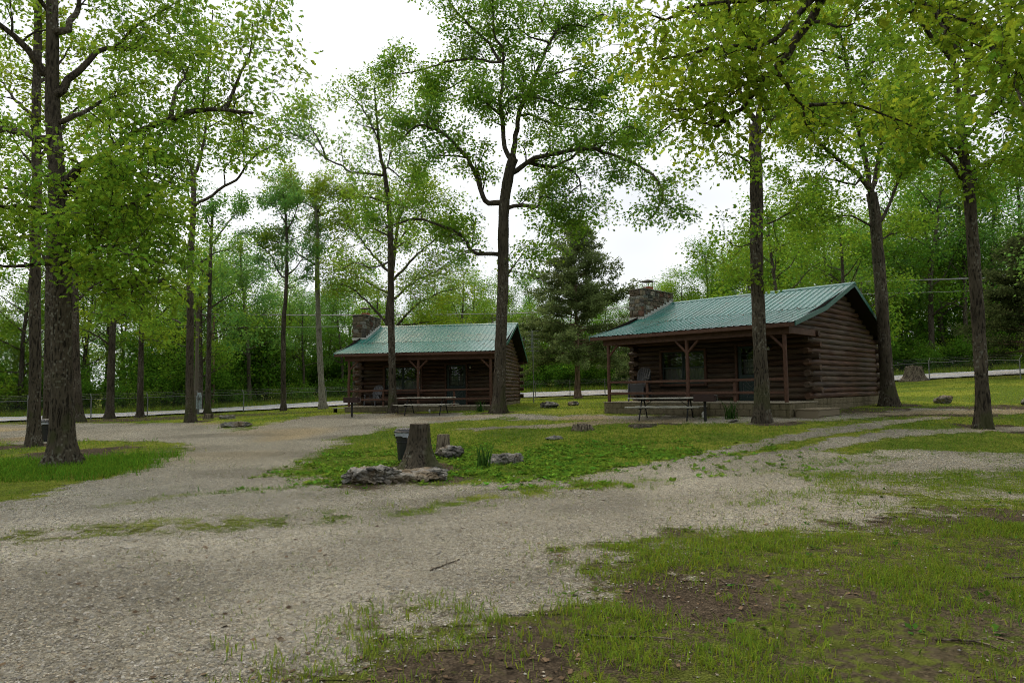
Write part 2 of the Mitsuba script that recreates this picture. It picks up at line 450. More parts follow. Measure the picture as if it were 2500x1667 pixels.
def asphalt_color(p, n, uv):
    return mi.Color3f(0.30) * (0.85 + 0.3 * fbm(p.x * 3, p.y * 3, 0.0, 3)) * (0.8 + 0.4 * noise(p.x * 50, p.y * 50))


mat('m_asphalt', proc(asphalt_color), 0.9, None, spec=0.2)
mat('m_stone', VC, 0.95, rock_bump, 4e-3, 0.1)
mat('m_pebble', VC, 0.9, None, spec=0.15)
mat('m_mortar', (0.22, 0.2, 0.165), 0.95)
mat('m_yellow_line', (0.55, 0.38, 0.06), 0.8)
mat('m_black_metal', (0.018, 0.018, 0.018), 0.55)
mat('m_grill', (0.035, 0.020, 0.018), 0.6)
mat('m_galvanised', (0.17, 0.175, 0.175), 0.5, metallic=0.3)
mat('m_wire', (0.16, 0.165, 0.165), 0.6)
mat('m_cable', (0.32, 0.32, 0.31), 0.6)
mat('m_flashing', (0.50, 0.50, 0.48), 0.5)
mat('m_clay', (0.30, 0.085, 0.045), 0.8)
mat('m_white', (0.62, 0.61, 0.56), 0.5)
mat('m_plastic', (0.014, 0.015, 0.017), 0.42, spec=0.5)
mat('m_chair', (0.048, 0.048, 0.052), 0.45, spec=0.5)
mat('m_liner', (0.36, 0.39, 0.45), 0.4, spec=0.5)
mat('m_screen', (0.016, 0.024, 0.022), 0.7)
mat('m_door', (0.022, 0.036, 0.032), 0.5)
mat('m_ornament', (0.075, 0.085, 0.08), 0.5)
mat('m_curtain', (0.10, 0.105, 0.095), 0.9)
mat('m_meter', (0.33, 0.40, 0.42), 0.5)
mat('m_pole', (0.14, 0.12, 0.095), 0.9)
mat('m_step', (0.16, 0.132, 0.088), 0.9)
mat('m_concrete', (0.22, 0.195, 0.145), 0.9)
mat('m_interior', (0.035, 0.026, 0.018), 0.9)
scene['m_glass'] = {'type': 'thindielectric', 'int_ior': 1.55}
scene['m_leaf'] = {'type': 'principledthin', 'base_color': VC, 'roughness': 0.55, 'diff_trans': 1.15, 'eta': 1.35, 'spec_trans': 0.0}

# ---------------------------------------------------------------- the ground, the gravel drive, the road
def grow_axis(a, b, step, lo, hi, k):
    mid = np.arange(a, b + step / 2, step)
    out = lambda s, e: s + (e - s) * np.linspace(0, 1, k + 1)[1:]**2.2
    return np.concatenate([out(a, lo)[::-1], mid, out(b, hi)])


gx = grow_axis(-19, 22, 0.21, -260, 260, 30)
gy = grow_axis(2.0, 36, 0.21, -60, 320, 36)
GX, GY = np.meshgrid(gx, gy)
GZ = gz(GX, GY)
ny, nx = GX.shape
gv = np.stack([GX, GY, GZ], -1).reshape(-1, 3)
ii, jj = np.meshgrid(np.arange(ny - 1), np.arange(nx - 1), indexing='ij')
gq = np.stack([ii * nx + jj, ii * nx + jj + 1, (ii + 1) * nx + jj + 1, (ii + 1) * nx + jj], -1).reshape(-1, 4)
add('ground', (gv, gq), 'm_ground', True, kind='structure')
gc = gv[gq].mean(1)
near = (np.abs(gc[:, 0]) < 48) & (gc[:, 1] < 40) & (gc[:, 1] > -14)
gq2 = gq[near][field(gravel_cover, gc[near, 0], gc[near, 1]) > 0.4]
used = np.unique(gq2); remap = np.zeros(len(gv), int); remap[used] = np.arange(len(used))
add('gravel_driveway', (gv[used] + [0, 0, 0.006], remap[gq2]), 'm_ground', True, kind='structure')

ROAD = spline([(-110, 22), (-70, 28), (-31, 43.2), (-17.5, 55.2), (-8, 61.0), (3, 65.0), (13, 62.8), (23.5, 57), (32, 51.0), (45, 47), (80, 43), (140, 40)], 90)


def ribbon(path, offs, lift):
    t = np.gradient(path, axis=0); t /= np.linalg.norm(t, axis=1, keepdims=True)
    nrm = np.c_[-t[:, 1], t[:, 0]]
    P = path[:, None] + nrm[:, None] * np.asarray(offs)[None, :, None]
    z = gz(P[..., 0], P[..., 1]) + lift
    z = 0.5 * z + 0.5 * z.mean(1, keepdims=True) * 0 + 0.5 * (gz(P[..., 0], P[..., 1]) + lift)
    m = len(offs); n = len(path)
    v = np.concatenate([P, z[..., None]], -1).reshape(-1, 3)
    i, j = np.meshgrid(np.arange(n - 1), np.arange(m - 1), indexing='ij')
    return v, np.stack([i * m + j, i * m + j + 1, (i + 1) * m + j + 1, (i + 1) * m + j], -1).reshape(-1, 4)


RP = spline(ROAD, 500)
add('road', ribbon(RP, np.linspace(-3.9, 3.9, 15), 0.10), 'm_asphalt', True, kind='structure')
add('road__centre_line', ribbon(RP, [-0.06, 0.06], 0.115), 'm_yellow_line', True)

# ---------------------------------------------------------------- leaves
def leaf_mesh(c, size, dirn, nrm, col, lobed=False):
    """Leaves at base points c along unit directions dirn with normals nrm: 2 triangles each, or a lobed oak leaf of 8."""
    n = len(c)
    s = np.cross(nrm, dirn); s /= np.linalg.norm(s, axis=1, keepdims=True) + 1e-9
    up = np.cross(dirn, s)
    if lobed:
        prof = np.array([(0, 0), (.22, .16), (.34, .09), (.52, .34), (.62, .14), (.8, .26), (1.0, 0), (.8, -.26), (.62, -.14), (.52, -.34), (.34, -.09), (.22, -.16)])
        drop = -0.25 * prof[:, 0]**2 - 0.25 * np.abs(prof[:, 1])
        f0 = np.array([[1, 2, 11], [2, 10, 11], [2, 3, 4], [2, 4, 10], [4, 8, 10], [8, 9, 10], [4, 5, 6], [4, 6, 8], [6, 7, 8], [0, 1, 11]])
    else:
        prof = np.array([(0, 0), (.55, .34), (1.0, 0), (.55, -.34)]); drop = np.array([0, -.10, -.2, -.10])
        f0 = np.array([[0, 1, 2], [0, 2, 3]])
    m = len(prof)
    v = c[:, None] + size[:, None, None] * (prof[None, :, :1] * dirn[:, None] + prof[None, :, 1:] * s[:, None] + drop[None, :, None] * up[:, None])
    f = (f0[None] + (np.arange(n) * m)[:, None, None]).reshape(-1, 3)
    return v.reshape(-1, 3), f, np.repeat(col, m, 0)


def unit(v):
    return v / (np.linalg.norm(v, axis=-1, keepdims=True) + 1e-9)


def clump_leaves(r, centers, n_each, rad, size, col, hue=0.11, lobed=False, flat=0.7):
    C = np.repeat(centers, n_each, 0); n = len(C)
    off = r.normal(0, 1, (n, 3)) * [rad, rad, rad * flat]
    c = C + off
    d = unit(off * [1, 1, .5] / rad + r.normal(0, .7, (n, 3)) + [0, 0, -.25])
    nr = unit(r.normal(0, .62, (n, 3)) + [0, 0, .8])
    sz = size * r.uniform(.65, 1.25, n)
    tone = np.repeat(r.normal(1, .13, len(centers)), n_each) * r.normal(1, .16, n)
    yel = np.clip(np.repeat(r.normal(0, hue, len(centers)), n_each) + r.normal(0, hue * .6, n), -.35, .5)
    k = np.clip(np.asarray(col) * np.clip(tone, .5, 1.6)[:, None] * np.stack([1 + yel * 1.1, 1 + yel * .25, 1 - yel * .4], -1), .005, .6)
    return leaf_mesh(c, sz, d, nr, k, lobed)


def rot_about(v, ax, a):
    return v * math.cos(a) + np.cross(ax, v) * math.sin(a) + ax * (ax @ v) * (1 - math.cos(a))


def wiggle(r, p0, d, L, n, amp, up=0.0):
    pts = [p0]; d = d / np.linalg.norm(d)
    for _ in range(n - 1):
        d = d + r.normal(0, amp, 3) + [0, 0, up]; d = d / np.linalg.norm(d)
        pts.append(pts[-1] + d * L / (n - 1))
    return np.array(pts)


def grow(r, limbs, dens=1.5, sub_len=(.7, 1.7), twigs=4, start=.25, tip_r=.25, sides=7, up=.05, split=False):
    """Tubes and leaf clump centres for limbs [(radius, points)]."""
    all_tubes, spots = [], []
    for r0, pts in limbs:
        tubes = []; all_tubes.append(tubes)
        pts = np.asarray(pts, float)
        L = np.linalg.norm(np.diff(pts, axis=0), axis=1).sum()
        n = max(6, min(26, int(L / .28)))
        P = spline(pts, n)
        P[1:-1] += r.normal(0, min(.022, r0 * .3), (n - 2, 3))
        u = np.linspace(0, 1, n)
        R = r0 * (1 - (1 - tip_r) * u**.8)
        tubes.append(tube(P, R, sides if r0 > .06 else 5))
        m = max(2, int(L * dens))
        for t in r.uniform(start, 1.0, m)**.9:
            i = min(int(t * (n - 1)), n - 2)
            p = P[i] + (P[i + 1] - P[i]) * (t * (n - 1) - i)
            tg = unit(P[i + 1] - P[i])
            ax = unit(np.cross(tg, r.normal(0, 1, 3)))
            d = rot_about(tg, ax, r.uniform(.5, 1.35)) + [0, 0, .22]
            l2 = r.uniform(*sub_len) * (1.15 - .45 * t)
            Q = wiggle(r, p, d, l2, 6, .24, up)
            r2 = max(.006, R[i] * .38)
            tubes.append(tube(Q, r2 * np.linspace(1, .3, 6), 4, False))
            spots.append(Q[-1]); spots.append(Q[3] + r.normal(0, .08, 3))
            for _ in range(twigs):
                k = r.integers(2, 6)
                q = wiggle(r, Q[k], unit(Q[k] - Q[k - 1]) + r.normal(0, .75, 3) + [0, 0, .1], r.uniform(.3, .75), 4, .28, up)
                tubes.append(tube(q, [.007, .006, .005, .004], 3, False))
                spots.append(q[-1])
        spots.append(P[-1])
    return (all_tubes if split else sum(all_tubes, [])), np.array(spots)


def trunk_mesh(path, r0, r1, n=34, sides=18, flare=.75, seed=0, flare_h=.42):
    z0 = path[0][2]
    path = [np.array(p, float) for p in path]
    path[0] = path[0] + [0, 0, -.25]
    P = spline(path, n * 2)
    u = np.linspace(0, 1, len(P))
    h = np.maximum(P[:, 2] - z0, 0)
    R = (r0 + (r1 - r0) * u) * (1 + flare * np.exp(-h / flare_h)) 
    ph = np.random.default_rng(seed).uniform(0, 6.28, 4)

    def lobes(p, ang):
        hh = np.maximum(p[:, 2] - z0, 0)[:, None]
        k = np.exp(-hh / (flare_h * .9))
        a = 1 + k * (.16 * np.cos(5 * ang + ph[0]) + .10 * np.cos(3 * ang + ph[1]))
        q = np.stack([p[:, None, 0] + np.cos(ang) * .35, p[:, None, 1] + np.sin(ang) * .35, p[:, None, 2] * .55 + 0 * ang], -1)
        return a + (meshkit.fbm(q * 3.1, 3, seed) - .5) * .26
    return tube(P, R, sides, True, lobes)


LEAF = {'oak': (.178, .318, .032), 'fresh': (.210, .348, .033), 'deep': (.130, .275, .028), 'yellow': (.240, .348, .028), 'cool': (.150, .300, .060)}


def make_tree(key, data, label, leaf='oak', size=.135, n_each=20, rad=.24, dens=1.5, twigs=4, sub=(.7, 1.7), seed=1, lobed=False, trunk_from=None, group=None, extra=(), cat='tree', start=.25, flare=.5, bark='m_bark'):
    r = np.random.default_rng(seed)
    path, r0, r1, limbs = data
    limbs = list(limbs) + list(extra)
    tubes, spots = grow(r, limbs, dens, sub, twigs, start, split=True)
    if path:
        add(key + '__trunk', trunk_mesh(path, r0, r1, seed=seed, flare=flare), bark, True)
        if trunk_from is not None:
            P = spline(path, 40)[int(40 * trunk_from):]
            t2, s2 = grow(r, [(r1 * 1.1, P)], dens * .8, sub, twigs, .05)
            add(key + '__twigs', join(t2[1:]), 'm_bark', True, kind='stuff'); spots = np.vstack([spots, s2, P[-1] + r.normal(0, .45, (16, 3))])
    for t in tubes:
        add(num(key + '__limb'), join(t), 'm_bark', True)
    v, f, c = clump_leaves(r, spots, n_each, rad, size, LEAF[leaf], lobed=lobed)
    add(key + '__crown', (v, f), 'm_leaf', False, color=c)
    tag(key, label, cat, group)
    return len(f)

TREES={
 'T1':([(-10.60,16.20,-0.03),(-10.67,16.20,1.66),(-10.73,16.20,3.02),(-10.77,16.20,4.53),(-10.93,16.20,6.52),(-11.11,16.20,8.25),(-11.18,16.20,9.57),(-11.24,16.20,11.34),(-11.28,16.20,13.68),(-11.28,16.20,15.84)],0.260,0.090,[(0.130,[(-10.94,16.20,6.68),(-10.74,16.20,6.73),(-10.25,16.01,7.09),(-9.77,15.82,7.19),(-9.29,15.64,7.37),(-8.47,15.45,7.75),(-7.77,15.26,7.91),(-6.89,15.07,8.03),(-6.33,14.89,7.90),(-5.67,14.70,7.78)]),(0.050,[(-6.38,14.90,7.92),(-6.21,15.03,8.53),(-6.07,15.15,9.08),(-5.96,15.28,9.47),(-5.98,15.40,10.25)]),(0.060,[(-7.77,15.26,7.91),(-7.87,15.66,8.75),(-7.86,16.06,9.37),(-8.29,16.46,10.10)]),(0.120,[(-11.14,16.20,8.97),(-10.99,16.20,8.95),(-10.91,16.45,9.46),(-10.69,16.70,9.94),(-10.51,16.95,10.40),(-10.07,17.20,10.60),(-9.39,17.45,10.69),(-8.96,17.70,10.70)]),(0.050,[(-10.27,17.09,10.51),(-9.56,16.75,10.86),(-8.98,16.42,10.95),(-8.17,16.09,11.15)]),(0.130,[(-11.17,16.20,9.45),(-11.39,16.20,9.48),(-11.53,15.95,9.88),(-11.86,15.70,10.23),(-12.18,15.45,10.53),(-12.64,15.20,10.68)]),(0.120,[(-11.06,16.20,7.78),(-11.37,16.20,7.82),(-12.25,16.70,8.20),(-13.16,17.20,8.49),(-14.25,17.70,8.94),(-15.37,18.20,9.11)]),(0.110,[(-11.21,16.20,10.53),(-10.91,16.20,10.54),(-10.96,16.70,11.36),(-11.12,17.20,12.22),(-10.91,17.70,13.30)]),(0.080,[(-11.23,16.20,11.02),(-11.32,16.20,11.07),(-11.42,15.53,11.38),(-11.54,14.87,11.59),(-11.61,14.20,11.54)]),(0.130,[(-10.78,16.20,4.71),(-10.59,16.20,4.77),(-9.66,15.57,4.54),(-8.84,14.95,4.16),(-8.02,14.32,3.90),(-7.00,13.70,3.93)]),(0.100,[(-10.76,16.20,6.73),(-10.69,16.20,6.52),(-9.91,15.82,6.56),(-8.96,15.45,6.68),(-8.12,15.07,6.55),(-7.37,14.70,6.19)]),(0.100,[(-10.84,16.20,5.43),(-10.61,16.20,5.45),(-10.25,16.70,5.69),(-9.67,17.20,5.94),(-9.17,17.70,5.87)]),(0.080,[(-10.78,16.20,4.71),(-11.01,16.20,4.77),(-11.27,15.87,4.74),(-11.51,15.53,4.53),(-11.82,15.20,4.64)]),(0.090,[(-10.88,16.20,5.98),(-11.09,16.20,5.88),(-11.16,15.47,5.98),(-11.13,14.73,5.74),(-11.09,14.00,5.69)]),(0.090,[(-10.90,16.20,6.16),(-10.63,16.20,6.09),(-9.35,15.20,5.92),(-8.14,14.20,5.59),(-7.10,13.20,5.52)]),(0.080,[(-10.81,16.20,5.07),(-10.64,16.20,5.15),(-9.45,15.03,4.81),(-8.21,13.87,4.63),(-7.06,12.70,4.20)]),(0.090,[(-11.11,16.20,8.25),(-10.88,16.20,8.25),(-10.82,17.03,8.86),(-10.71,17.87,9.59),(-10.62,18.70,10.16)])]),
 'T2':([(-15.34,22.00,0.00),(-15.38,22.00,2.48),(-15.51,22.00,5.95),(-15.55,22.00,8.54),(-15.65,22.00,10.64),(-15.70,22.00,13.41),(-15.77,22.00,16.27)],0.180,0.110,[(0.090,[(-15.54,22.00,8.06),(-15.83,22.00,8.12),(-16.16,21.67,8.31),(-16.25,21.33,8.21),(-16.66,21.00,8.45)]),(0.080,[(-15.60,22.00,9.49),(-15.48,22.00,9.46),(-15.27,22.50,10.35),(-15.09,23.00,11.41),(-14.70,23.50,12.12)]),(0.080,[(-15.65,22.00,10.64),(-17.17,23.00,11.93),(-18.58,24.00,13.23)]),(0.080,[(-15.52,22.00,6.89),(-15.68,21.25,6.56),(-15.77,20.50,6.61)]),(0.070,[(-15.68,22.00,11.90),(-15.69,23.00,13.03),(-15.84,24.00,14.57)])]),
 'T3':([(-17.60,26.00,0.12),(-17.70,26.00,3.41),(-17.79,26.00,6.73),(-17.84,26.00,10.28),(-17.89,26.00,13.89)],0.160,0.070,[(0.070,[(-17.78,26.00,6.43),(-18.52,26.33,7.45),(-19.59,26.67,8.19),(-20.54,27.00,9.29)]),(0.070,[(-17.81,26.00,8.02),(-17.24,26.50,9.11),(-16.26,27.00,9.74)]),(0.070,[(-17.83,26.00,9.95),(-18.53,25.50,10.76),(-18.99,25.00,11.85)]),(0.060,[(-17.84,26.00,10.60),(-17.01,26.50,11.93),(-16.37,27.00,13.13)])]),
 'T4':([(-23.39,37.00,0.18),(-23.64,37.00,3.05),(-23.85,37.00,7.53),(-23.89,37.00,10.71),(-23.91,37.00,13.93)],0.240,0.080,[(0.090,[(-23.82,37.00,6.71),(-22.99,37.67,7.85),(-22.03,38.33,8.65),(-21.24,39.00,9.23)]),(0.080,[(-23.86,37.00,8.11),(-24.55,36.50,9.25),(-25.12,36.00,10.26)]),(0.080,[(-23.89,37.00,10.71),(-23.03,37.50,12.21),(-22.21,38.00,13.76)]),(0.070,[(-23.89,37.00,10.71),(-25.11,37.50,12.94),(-26.19,38.00,14.28)])]),
 'T5':([(-24.09,41.00,0.19),(-24.09,41.00,3.67),(-24.08,41.00,5.90),(-24.27,41.00,8.14),(-24.45,41.00,10.66),(-24.64,41.00,13.70)],0.225,0.080,[(0.120,[(-24.08,41.00,5.70),(-23.84,41.25,6.17),(-23.33,41.50,6.87),(-22.81,41.75,7.73),(-22.07,42.00,8.52)]),(0.090,[(-24.24,41.00,7.73),(-24.66,40.00,8.24),(-24.99,39.00,8.09)]),(0.080,[(-24.38,41.00,9.74),(-23.39,41.50,11.01),(-22.41,42.00,11.88)]),(0.070,[(-24.45,41.00,10.66),(-25.33,40.50,12.06),(-25.79,40.00,13.18)]),(0.070,[(-24.09,41.00,4.48),(-24.87,40.50,5.25),(-25.54,40.00,5.58)])]),
 'T6':([(-22.55,41.50,0.23),(-22.59,41.50,3.68),(-22.61,41.50,7.19),(-22.60,41.50,9.72),(-22.62,41.50,12.28)],0.190,0.060,[(0.070,[(-22.60,41.50,5.59),(-21.68,41.83,6.46),(-21.11,42.17,7.25),(-20.51,42.50,7.55)]),(0.070,[(-22.61,41.50,6.87),(-23.23,40.50,7.56),(-23.39,39.50,8.14)]),(0.070,[(-22.60,41.50,8.80),(-21.60,42.00,9.80),(-20.84,42.50,10.67)]),(0.060,[(-22.60,41.50,10.19),(-23.95,42.00,11.90),(-24.78,42.50,13.08)]),(0.060,[(-22.60,41.50,4.95),(-21.46,41.00,4.87),(-20.46,40.50,4.34)])]),
 'T7':([(-14.84,31.60,0.30),(-14.93,31.60,2.77),(-14.96,31.60,5.06),(-15.00,31.60,7.76),(-14.92,31.60,10.29),(-14.95,31.60,11.86)],0.190,0.100,[(0.090,[(-14.95,31.60,11.86),(-14.71,31.60,12.29),(-14.53,31.60,13.47),(-14.35,31.60,14.91),(-14.31,31.60,17.04),(-14.22,31.60,18.77),(-14.20,31.60,19.98)]),(0.070,[(-14.95,31.60,11.86),(-15.37,31.93,12.66),(-15.72,32.27,13.47),(-16.15,32.60,14.38)]),(0.080,[(-14.92,31.60,10.43),(-14.11,31.41,10.80),(-13.22,31.22,11.31),(-12.58,31.04,11.58),(-12.11,30.85,12.17),(-11.41,30.66,12.67),(-10.55,30.47,13.00),(-10.41,30.29,13.50),(-10.67,30.10,13.91)]),(0.040,[(-13.30,31.24,11.27),(-13.11,30.74,11.82),(-12.59,30.24,12.13),(-11.68,29.74,12.11)]),(0.060,[(-14.94,31.60,11.29),(-15.69,31.93,11.82),(-16.61,32.27,12.19),(-17.31,32.60,12.74)]),(0.050,[(-14.56,31.60,13.25),(-15.32,32.10,14.18),(-16.34,32.60,14.91)]),(0.050,[(-14.45,31.60,14.12),(-13.55,31.10,14.27),(-12.70,30.60,14.55)]),(0.060,[(-14.97,31.60,5.80),(-15.34,30.60,6.45),(-15.38,29.60,6.48)]),(0.060,[(-15.00,31.60,7.27),(-14.40,32.60,8.34),(-14.03,33.60,8.74)]),(0.060,[(-14.96,31.60,4.64),(-16.18,32.35,5.15),(-17.15,33.10,5.04)])]),
 'T8':([(-19.80,44.50,0.37),(-19.80,44.50,4.57),(-19.82,44.50,8.08),(-19.80,44.50,11.35),(-19.71,44.50,14.10)],0.175,0.070,[(0.070,[(-19.81,44.50,5.53),(-18.58,44.17,5.66),(-17.42,43.83,5.83),(-15.97,43.50,5.78)]),(0.070,[(-19.81,44.50,7.12),(-18.73,45.00,8.14),(-17.57,45.50,8.75)]),(0.070,[(-19.81,44.50,9.27),(-20.76,44.00,10.17),(-21.32,43.50,10.62)]),(0.070,[(-19.80,44.50,11.35),(-19.03,45.50,13.24),(-18.61,46.50,14.63)]),(0.060,[(-19.81,44.50,6.49),(-20.89,45.00,7.07),(-21.95,45.50,7.41)]),(0.060,[(-19.77,44.50,12.35),(-20.76,45.00,14.25),(-21.58,45.50,15.81)])]),
 'T9':([(-15.22,45.50,0.41),(-15.28,45.50,5.95),(-15.17,45.50,7.77),(-15.11,45.50,10.11),(-15.17,45.50,12.96),(-15.45,45.50,15.45)],0.170,0.060,[(0.070,[(-15.13,45.50,9.26),(-15.76,45.75,9.76),(-16.33,46.00,10.93),(-17.17,46.25,11.75),(-18.02,46.50,12.48)]),(0.070,[(-15.13,45.50,9.47),(-14.38,45.17,9.92),(-13.92,44.83,10.40),(-13.11,44.50,10.78)]),(0.060,[(-15.17,45.50,12.96),(-15.81,46.00,13.94),(-16.65,46.50,15.13)]),(0.060,[(-15.16,45.50,12.44),(-14.37,45.00,13.66),(-14.04,44.50,14.53)]),(0.050,[(-15.14,45.50,11.66),(-14.46,46.50,12.43),(-14.01,47.50,13.14)]),(0.050,[(-15.14,45.50,8.83),(-15.00,46.00,8.68),(-14.42,46.50,9.12)])]),
 'T10':([(-13.03,47.00,0.62),(-13.28,47.00,4.65),(-13.46,47.00,8.92),(-13.49,47.00,12.82),(-13.65,47.00,14.71),(-13.71,47.00,15.59)],0.220,0.070,[(0.080,[(-13.47,47.00,10.34),(-14.52,46.75,11.06),(-15.10,46.50,11.49),(-15.87,46.25,11.83),(-16.43,46.00,12.16)]),(0.060,[(-13.61,47.00,14.19),(-13.30,47.00,14.17),(-14.35,47.33,14.86),(-15.62,47.67,15.55),(-16.71,48.00,16.16)]),(0.060,[(-13.58,47.00,13.85),(-12.22,46.50,14.22),(-11.16,46.00,14.73)]),(0.060,[(-13.49,47.00,12.82),(-12.47,47.50,13.51),(-11.64,48.00,13.92)]),(0.050,[(-13.66,47.00,14.79),(-14.80,47.50,15.89),(-15.74,48.00,17.04)]),(0.050,[(-13.49,47.06,14.30),(-12.48,46.06,15.24),(-11.48,45.06,15.49)])]),
 'T11':([(-5.48,31.40,0.65),(-5.53,31.40,2.65),(-5.59,31.40,6.32),(-5.61,31.40,9.05),(-5.71,31.40,10.36),(-5.90,31.40,11.98),(-6.04,31.40,12.44),(-6.15,31.40,13.34),(-6.29,31.40,14.93),(-6.37,31.40,15.95)],0.180,0.030,[(0.075,[(-5.88,31.40,11.83),(-6.03,31.40,11.74),(-6.43,31.19,11.71),(-7.39,30.97,11.72),(-7.66,30.76,11.97),(-8.41,30.54,12.23),(-8.91,30.33,12.79),(-9.41,30.11,13.10),(-9.89,29.90,13.27)]),(0.050,[(-6.14,31.40,13.26),(-6.54,31.07,14.27),(-7.10,30.73,15.11),(-7.65,30.40,15.67)]),(0.050,[(-5.90,31.40,11.98),(-5.65,31.40,12.03),(-4.93,31.73,11.41),(-4.40,32.07,10.85),(-3.53,32.40,10.60)]),(0.050,[(-5.65,31.40,12.03),(-5.71,31.40,12.29),(-5.48,31.90,13.46),(-5.03,32.40,14.31)]),(0.060,[(-5.71,31.40,10.36),(-6.45,31.90,10.76),(-7.47,32.40,10.98),(-8.51,32.90,10.80)]),(0.050,[(-5.73,31.40,10.50),(-4.81,30.90,10.07),(-4.05,30.40,9.43)]),(0.060,[(-5.60,31.40,7.56),(-5.77,31.40,7.59),(-6.53,31.73,7.40),(-7.38,32.07,7.73),(-8.10,32.40,7.47)]),(0.050,[(-6.20,31.40,13.92),(-6.63,30.90,13.88),(-7.14,30.40,13.88)]),(0.050,[(-6.23,31.40,14.21),(-5.80,31.90,15.00),(-5.30,32.40,16.08)]),(0.050,[(-8.41,30.54,12.23),(-8.48,29.88,12.75),(-8.65,29.21,13.11),(-8.69,28.54,13.51)]),(0.050,[(-5.61,31.40,8.80),(-6.26,30.40,8.95),(-6.77,29.40,8.60)]),(0.050,[(-5.60,31.40,8.06),(-5.11,32.40,8.76),(-4.73,33.40,8.70)])]),
 'T12':([(-0.60,28.90,0.62),(-0.49,28.90,3.38),(-0.36,28.90,6.01),(-0.31,28.90,8.49),(-0.24,28.90,9.74),(0.00,28.90,11.09),(0.15,28.90,11.57)],0.250,0.210,[(0.135,[(0.15,28.90,11.57),(0.25,28.99,12.49),(0.46,29.07,13.67),(0.92,29.16,14.85),(1.59,29.24,16.38),(1.94,29.33,17.18),(2.69,29.41,17.81),(3.43,29.50,17.76)]),(0.060,[(1.91,29.32,17.11),(2.09,29.17,17.34),(1.37,29.02,17.94),(1.69,28.87,18.68),(2.02,28.72,19.59)]),(0.120,[(0.12,28.90,11.49),(-0.23,28.82,12.11),(-0.29,28.75,13.38),(-0.40,28.67,14.00),(-0.28,28.60,14.69),(-0.26,28.52,16.21),(-0.57,28.45,16.82),(-0.63,28.38,17.93),(-0.70,28.30,18.87)]),(0.130,[(-0.25,28.90,9.63),(-0.96,28.78,9.62),(-1.19,28.66,9.98),(-1.49,28.54,10.75),(-1.79,28.42,11.43),(-2.16,28.30,11.86),(-2.77,28.18,12.46),(-3.37,28.06,12.66),(-3.82,27.94,12.70),(-4.34,27.82,12.26),(-4.78,27.70,11.91)]),(0.050,[(-1.82,28.41,11.47),(-2.67,28.74,11.71),(-3.42,29.08,11.75),(-3.86,29.41,11.55)]),(0.130,[(0.00,28.90,11.09),(0.19,28.90,11.00),(0.78,28.70,11.37),(1.56,28.50,11.57),(2.48,28.30,11.65),(3.39,28.10,11.72),(4.43,27.90,11.32),(5.15,27.70,10.86),(5.85,27.50,10.32),(6.23,27.30,9.49),(5.72,27.10,8.47)]),(0.100,[(0.78,28.70,11.37),(1.43,29.06,11.28),(2.17,29.42,11.47),(3.27,29.78,12.25),(4.47,30.14,12.70),(5.69,30.50,12.65)]),(0.060,[(2.17,29.42,11.47),(2.79,29.22,11.07),(3.00,29.02,10.68),(3.05,28.82,10.06),(3.21,28.62,9.60),(2.83,28.42,8.84)]),(0.040,[(3.02,28.93,10.40),(2.52,29.10,10.06),(2.20,29.26,9.39),(1.81,29.43,9.19)]),(0.110,[(-0.26,28.90,9.40),(-0.06,28.90,9.44),(0.61,28.96,9.57),(1.16,29.02,9.38),(1.29,29.08,9.91),(1.73,29.14,9.93),(1.93,29.20,9.66)]),(0.045,[(1.82,29.17,9.80),(1.80,29.27,8.83),(1.39,29.37,8.05),(1.31,29.47,7.51)]),(0.110,[(-0.33,28.90,7.36),(-0.52,28.90,7.43),(-1.60,28.69,7.42),(-1.82,28.47,7.81),(-2.26,28.26,8.24),(-3.01,28.04,8.51),(-3.81,27.83,8.73),(-4.69,27.61,8.42),(-5.10,27.40,8.22)]),(0.075,[(-0.26,28.55,15.79),(-0.50,28.55,15.73),(-1.38,28.79,15.98),(-2.76,29.03,16.00),(-3.51,29.27,15.87),(-4.60,29.51,15.75),(-5.29,29.75,15.87)]),(0.085,[(-0.44,28.55,15.75),(-0.50,28.55,15.97),(-0.88,28.45,16.58),(-1.58,28.35,17.19),(-2.04,28.25,17.71),(-2.58,28.15,18.31),(-3.04,28.05,18.91)]),(0.055,[(-0.34,28.90,6.68),(-0.10,28.90,6.62),(0.18,29.00,7.03),(0.42,29.10,7.28),(0.59,29.20,7.62)]),(0.080,[(-0.34,28.72,13.66),(0.35,28.52,14.16),(1.44,28.32,13.98),(2.19,28.12,13.56),(2.94,27.92,13.31),(3.69,27.72,13.53)]),(0.070,[(-0.29,28.75,13.38),(-0.91,28.42,13.81),(-1.28,28.08,13.91),(-1.96,27.75,13.62)]),(0.070,[(0.45,29.06,13.56),(1.08,29.56,13.78),(1.84,30.06,13.55),(2.87,30.56,13.57)]),(0.060,[(-0.22,28.68,13.75),(-1.09,29.18,14.56),(-1.92,29.68,15.46),(-2.79,30.18,15.28),(-3.68,30.68,15.25)]),(0.060,[(0.72,29.12,14.31),(1.62,28.62,15.00),(2.69,28.12,15.16),(3.55,27.62,14.59),(4.37,27.12,13.73)]),(0.060,[(1.84,29.31,16.96),(0.94,28.56,16.86),(0.23,27.81,17.03)]),(0.060,[(3.43,29.50,17.76),(4.25,30.00,18.63),(4.99,30.50,18.55)]),(0.050,[(3.68,28.05,11.61),(4.53,28.38,12.53),(5.38,28.71,12.81),(6.06,29.05,12.44)])]),
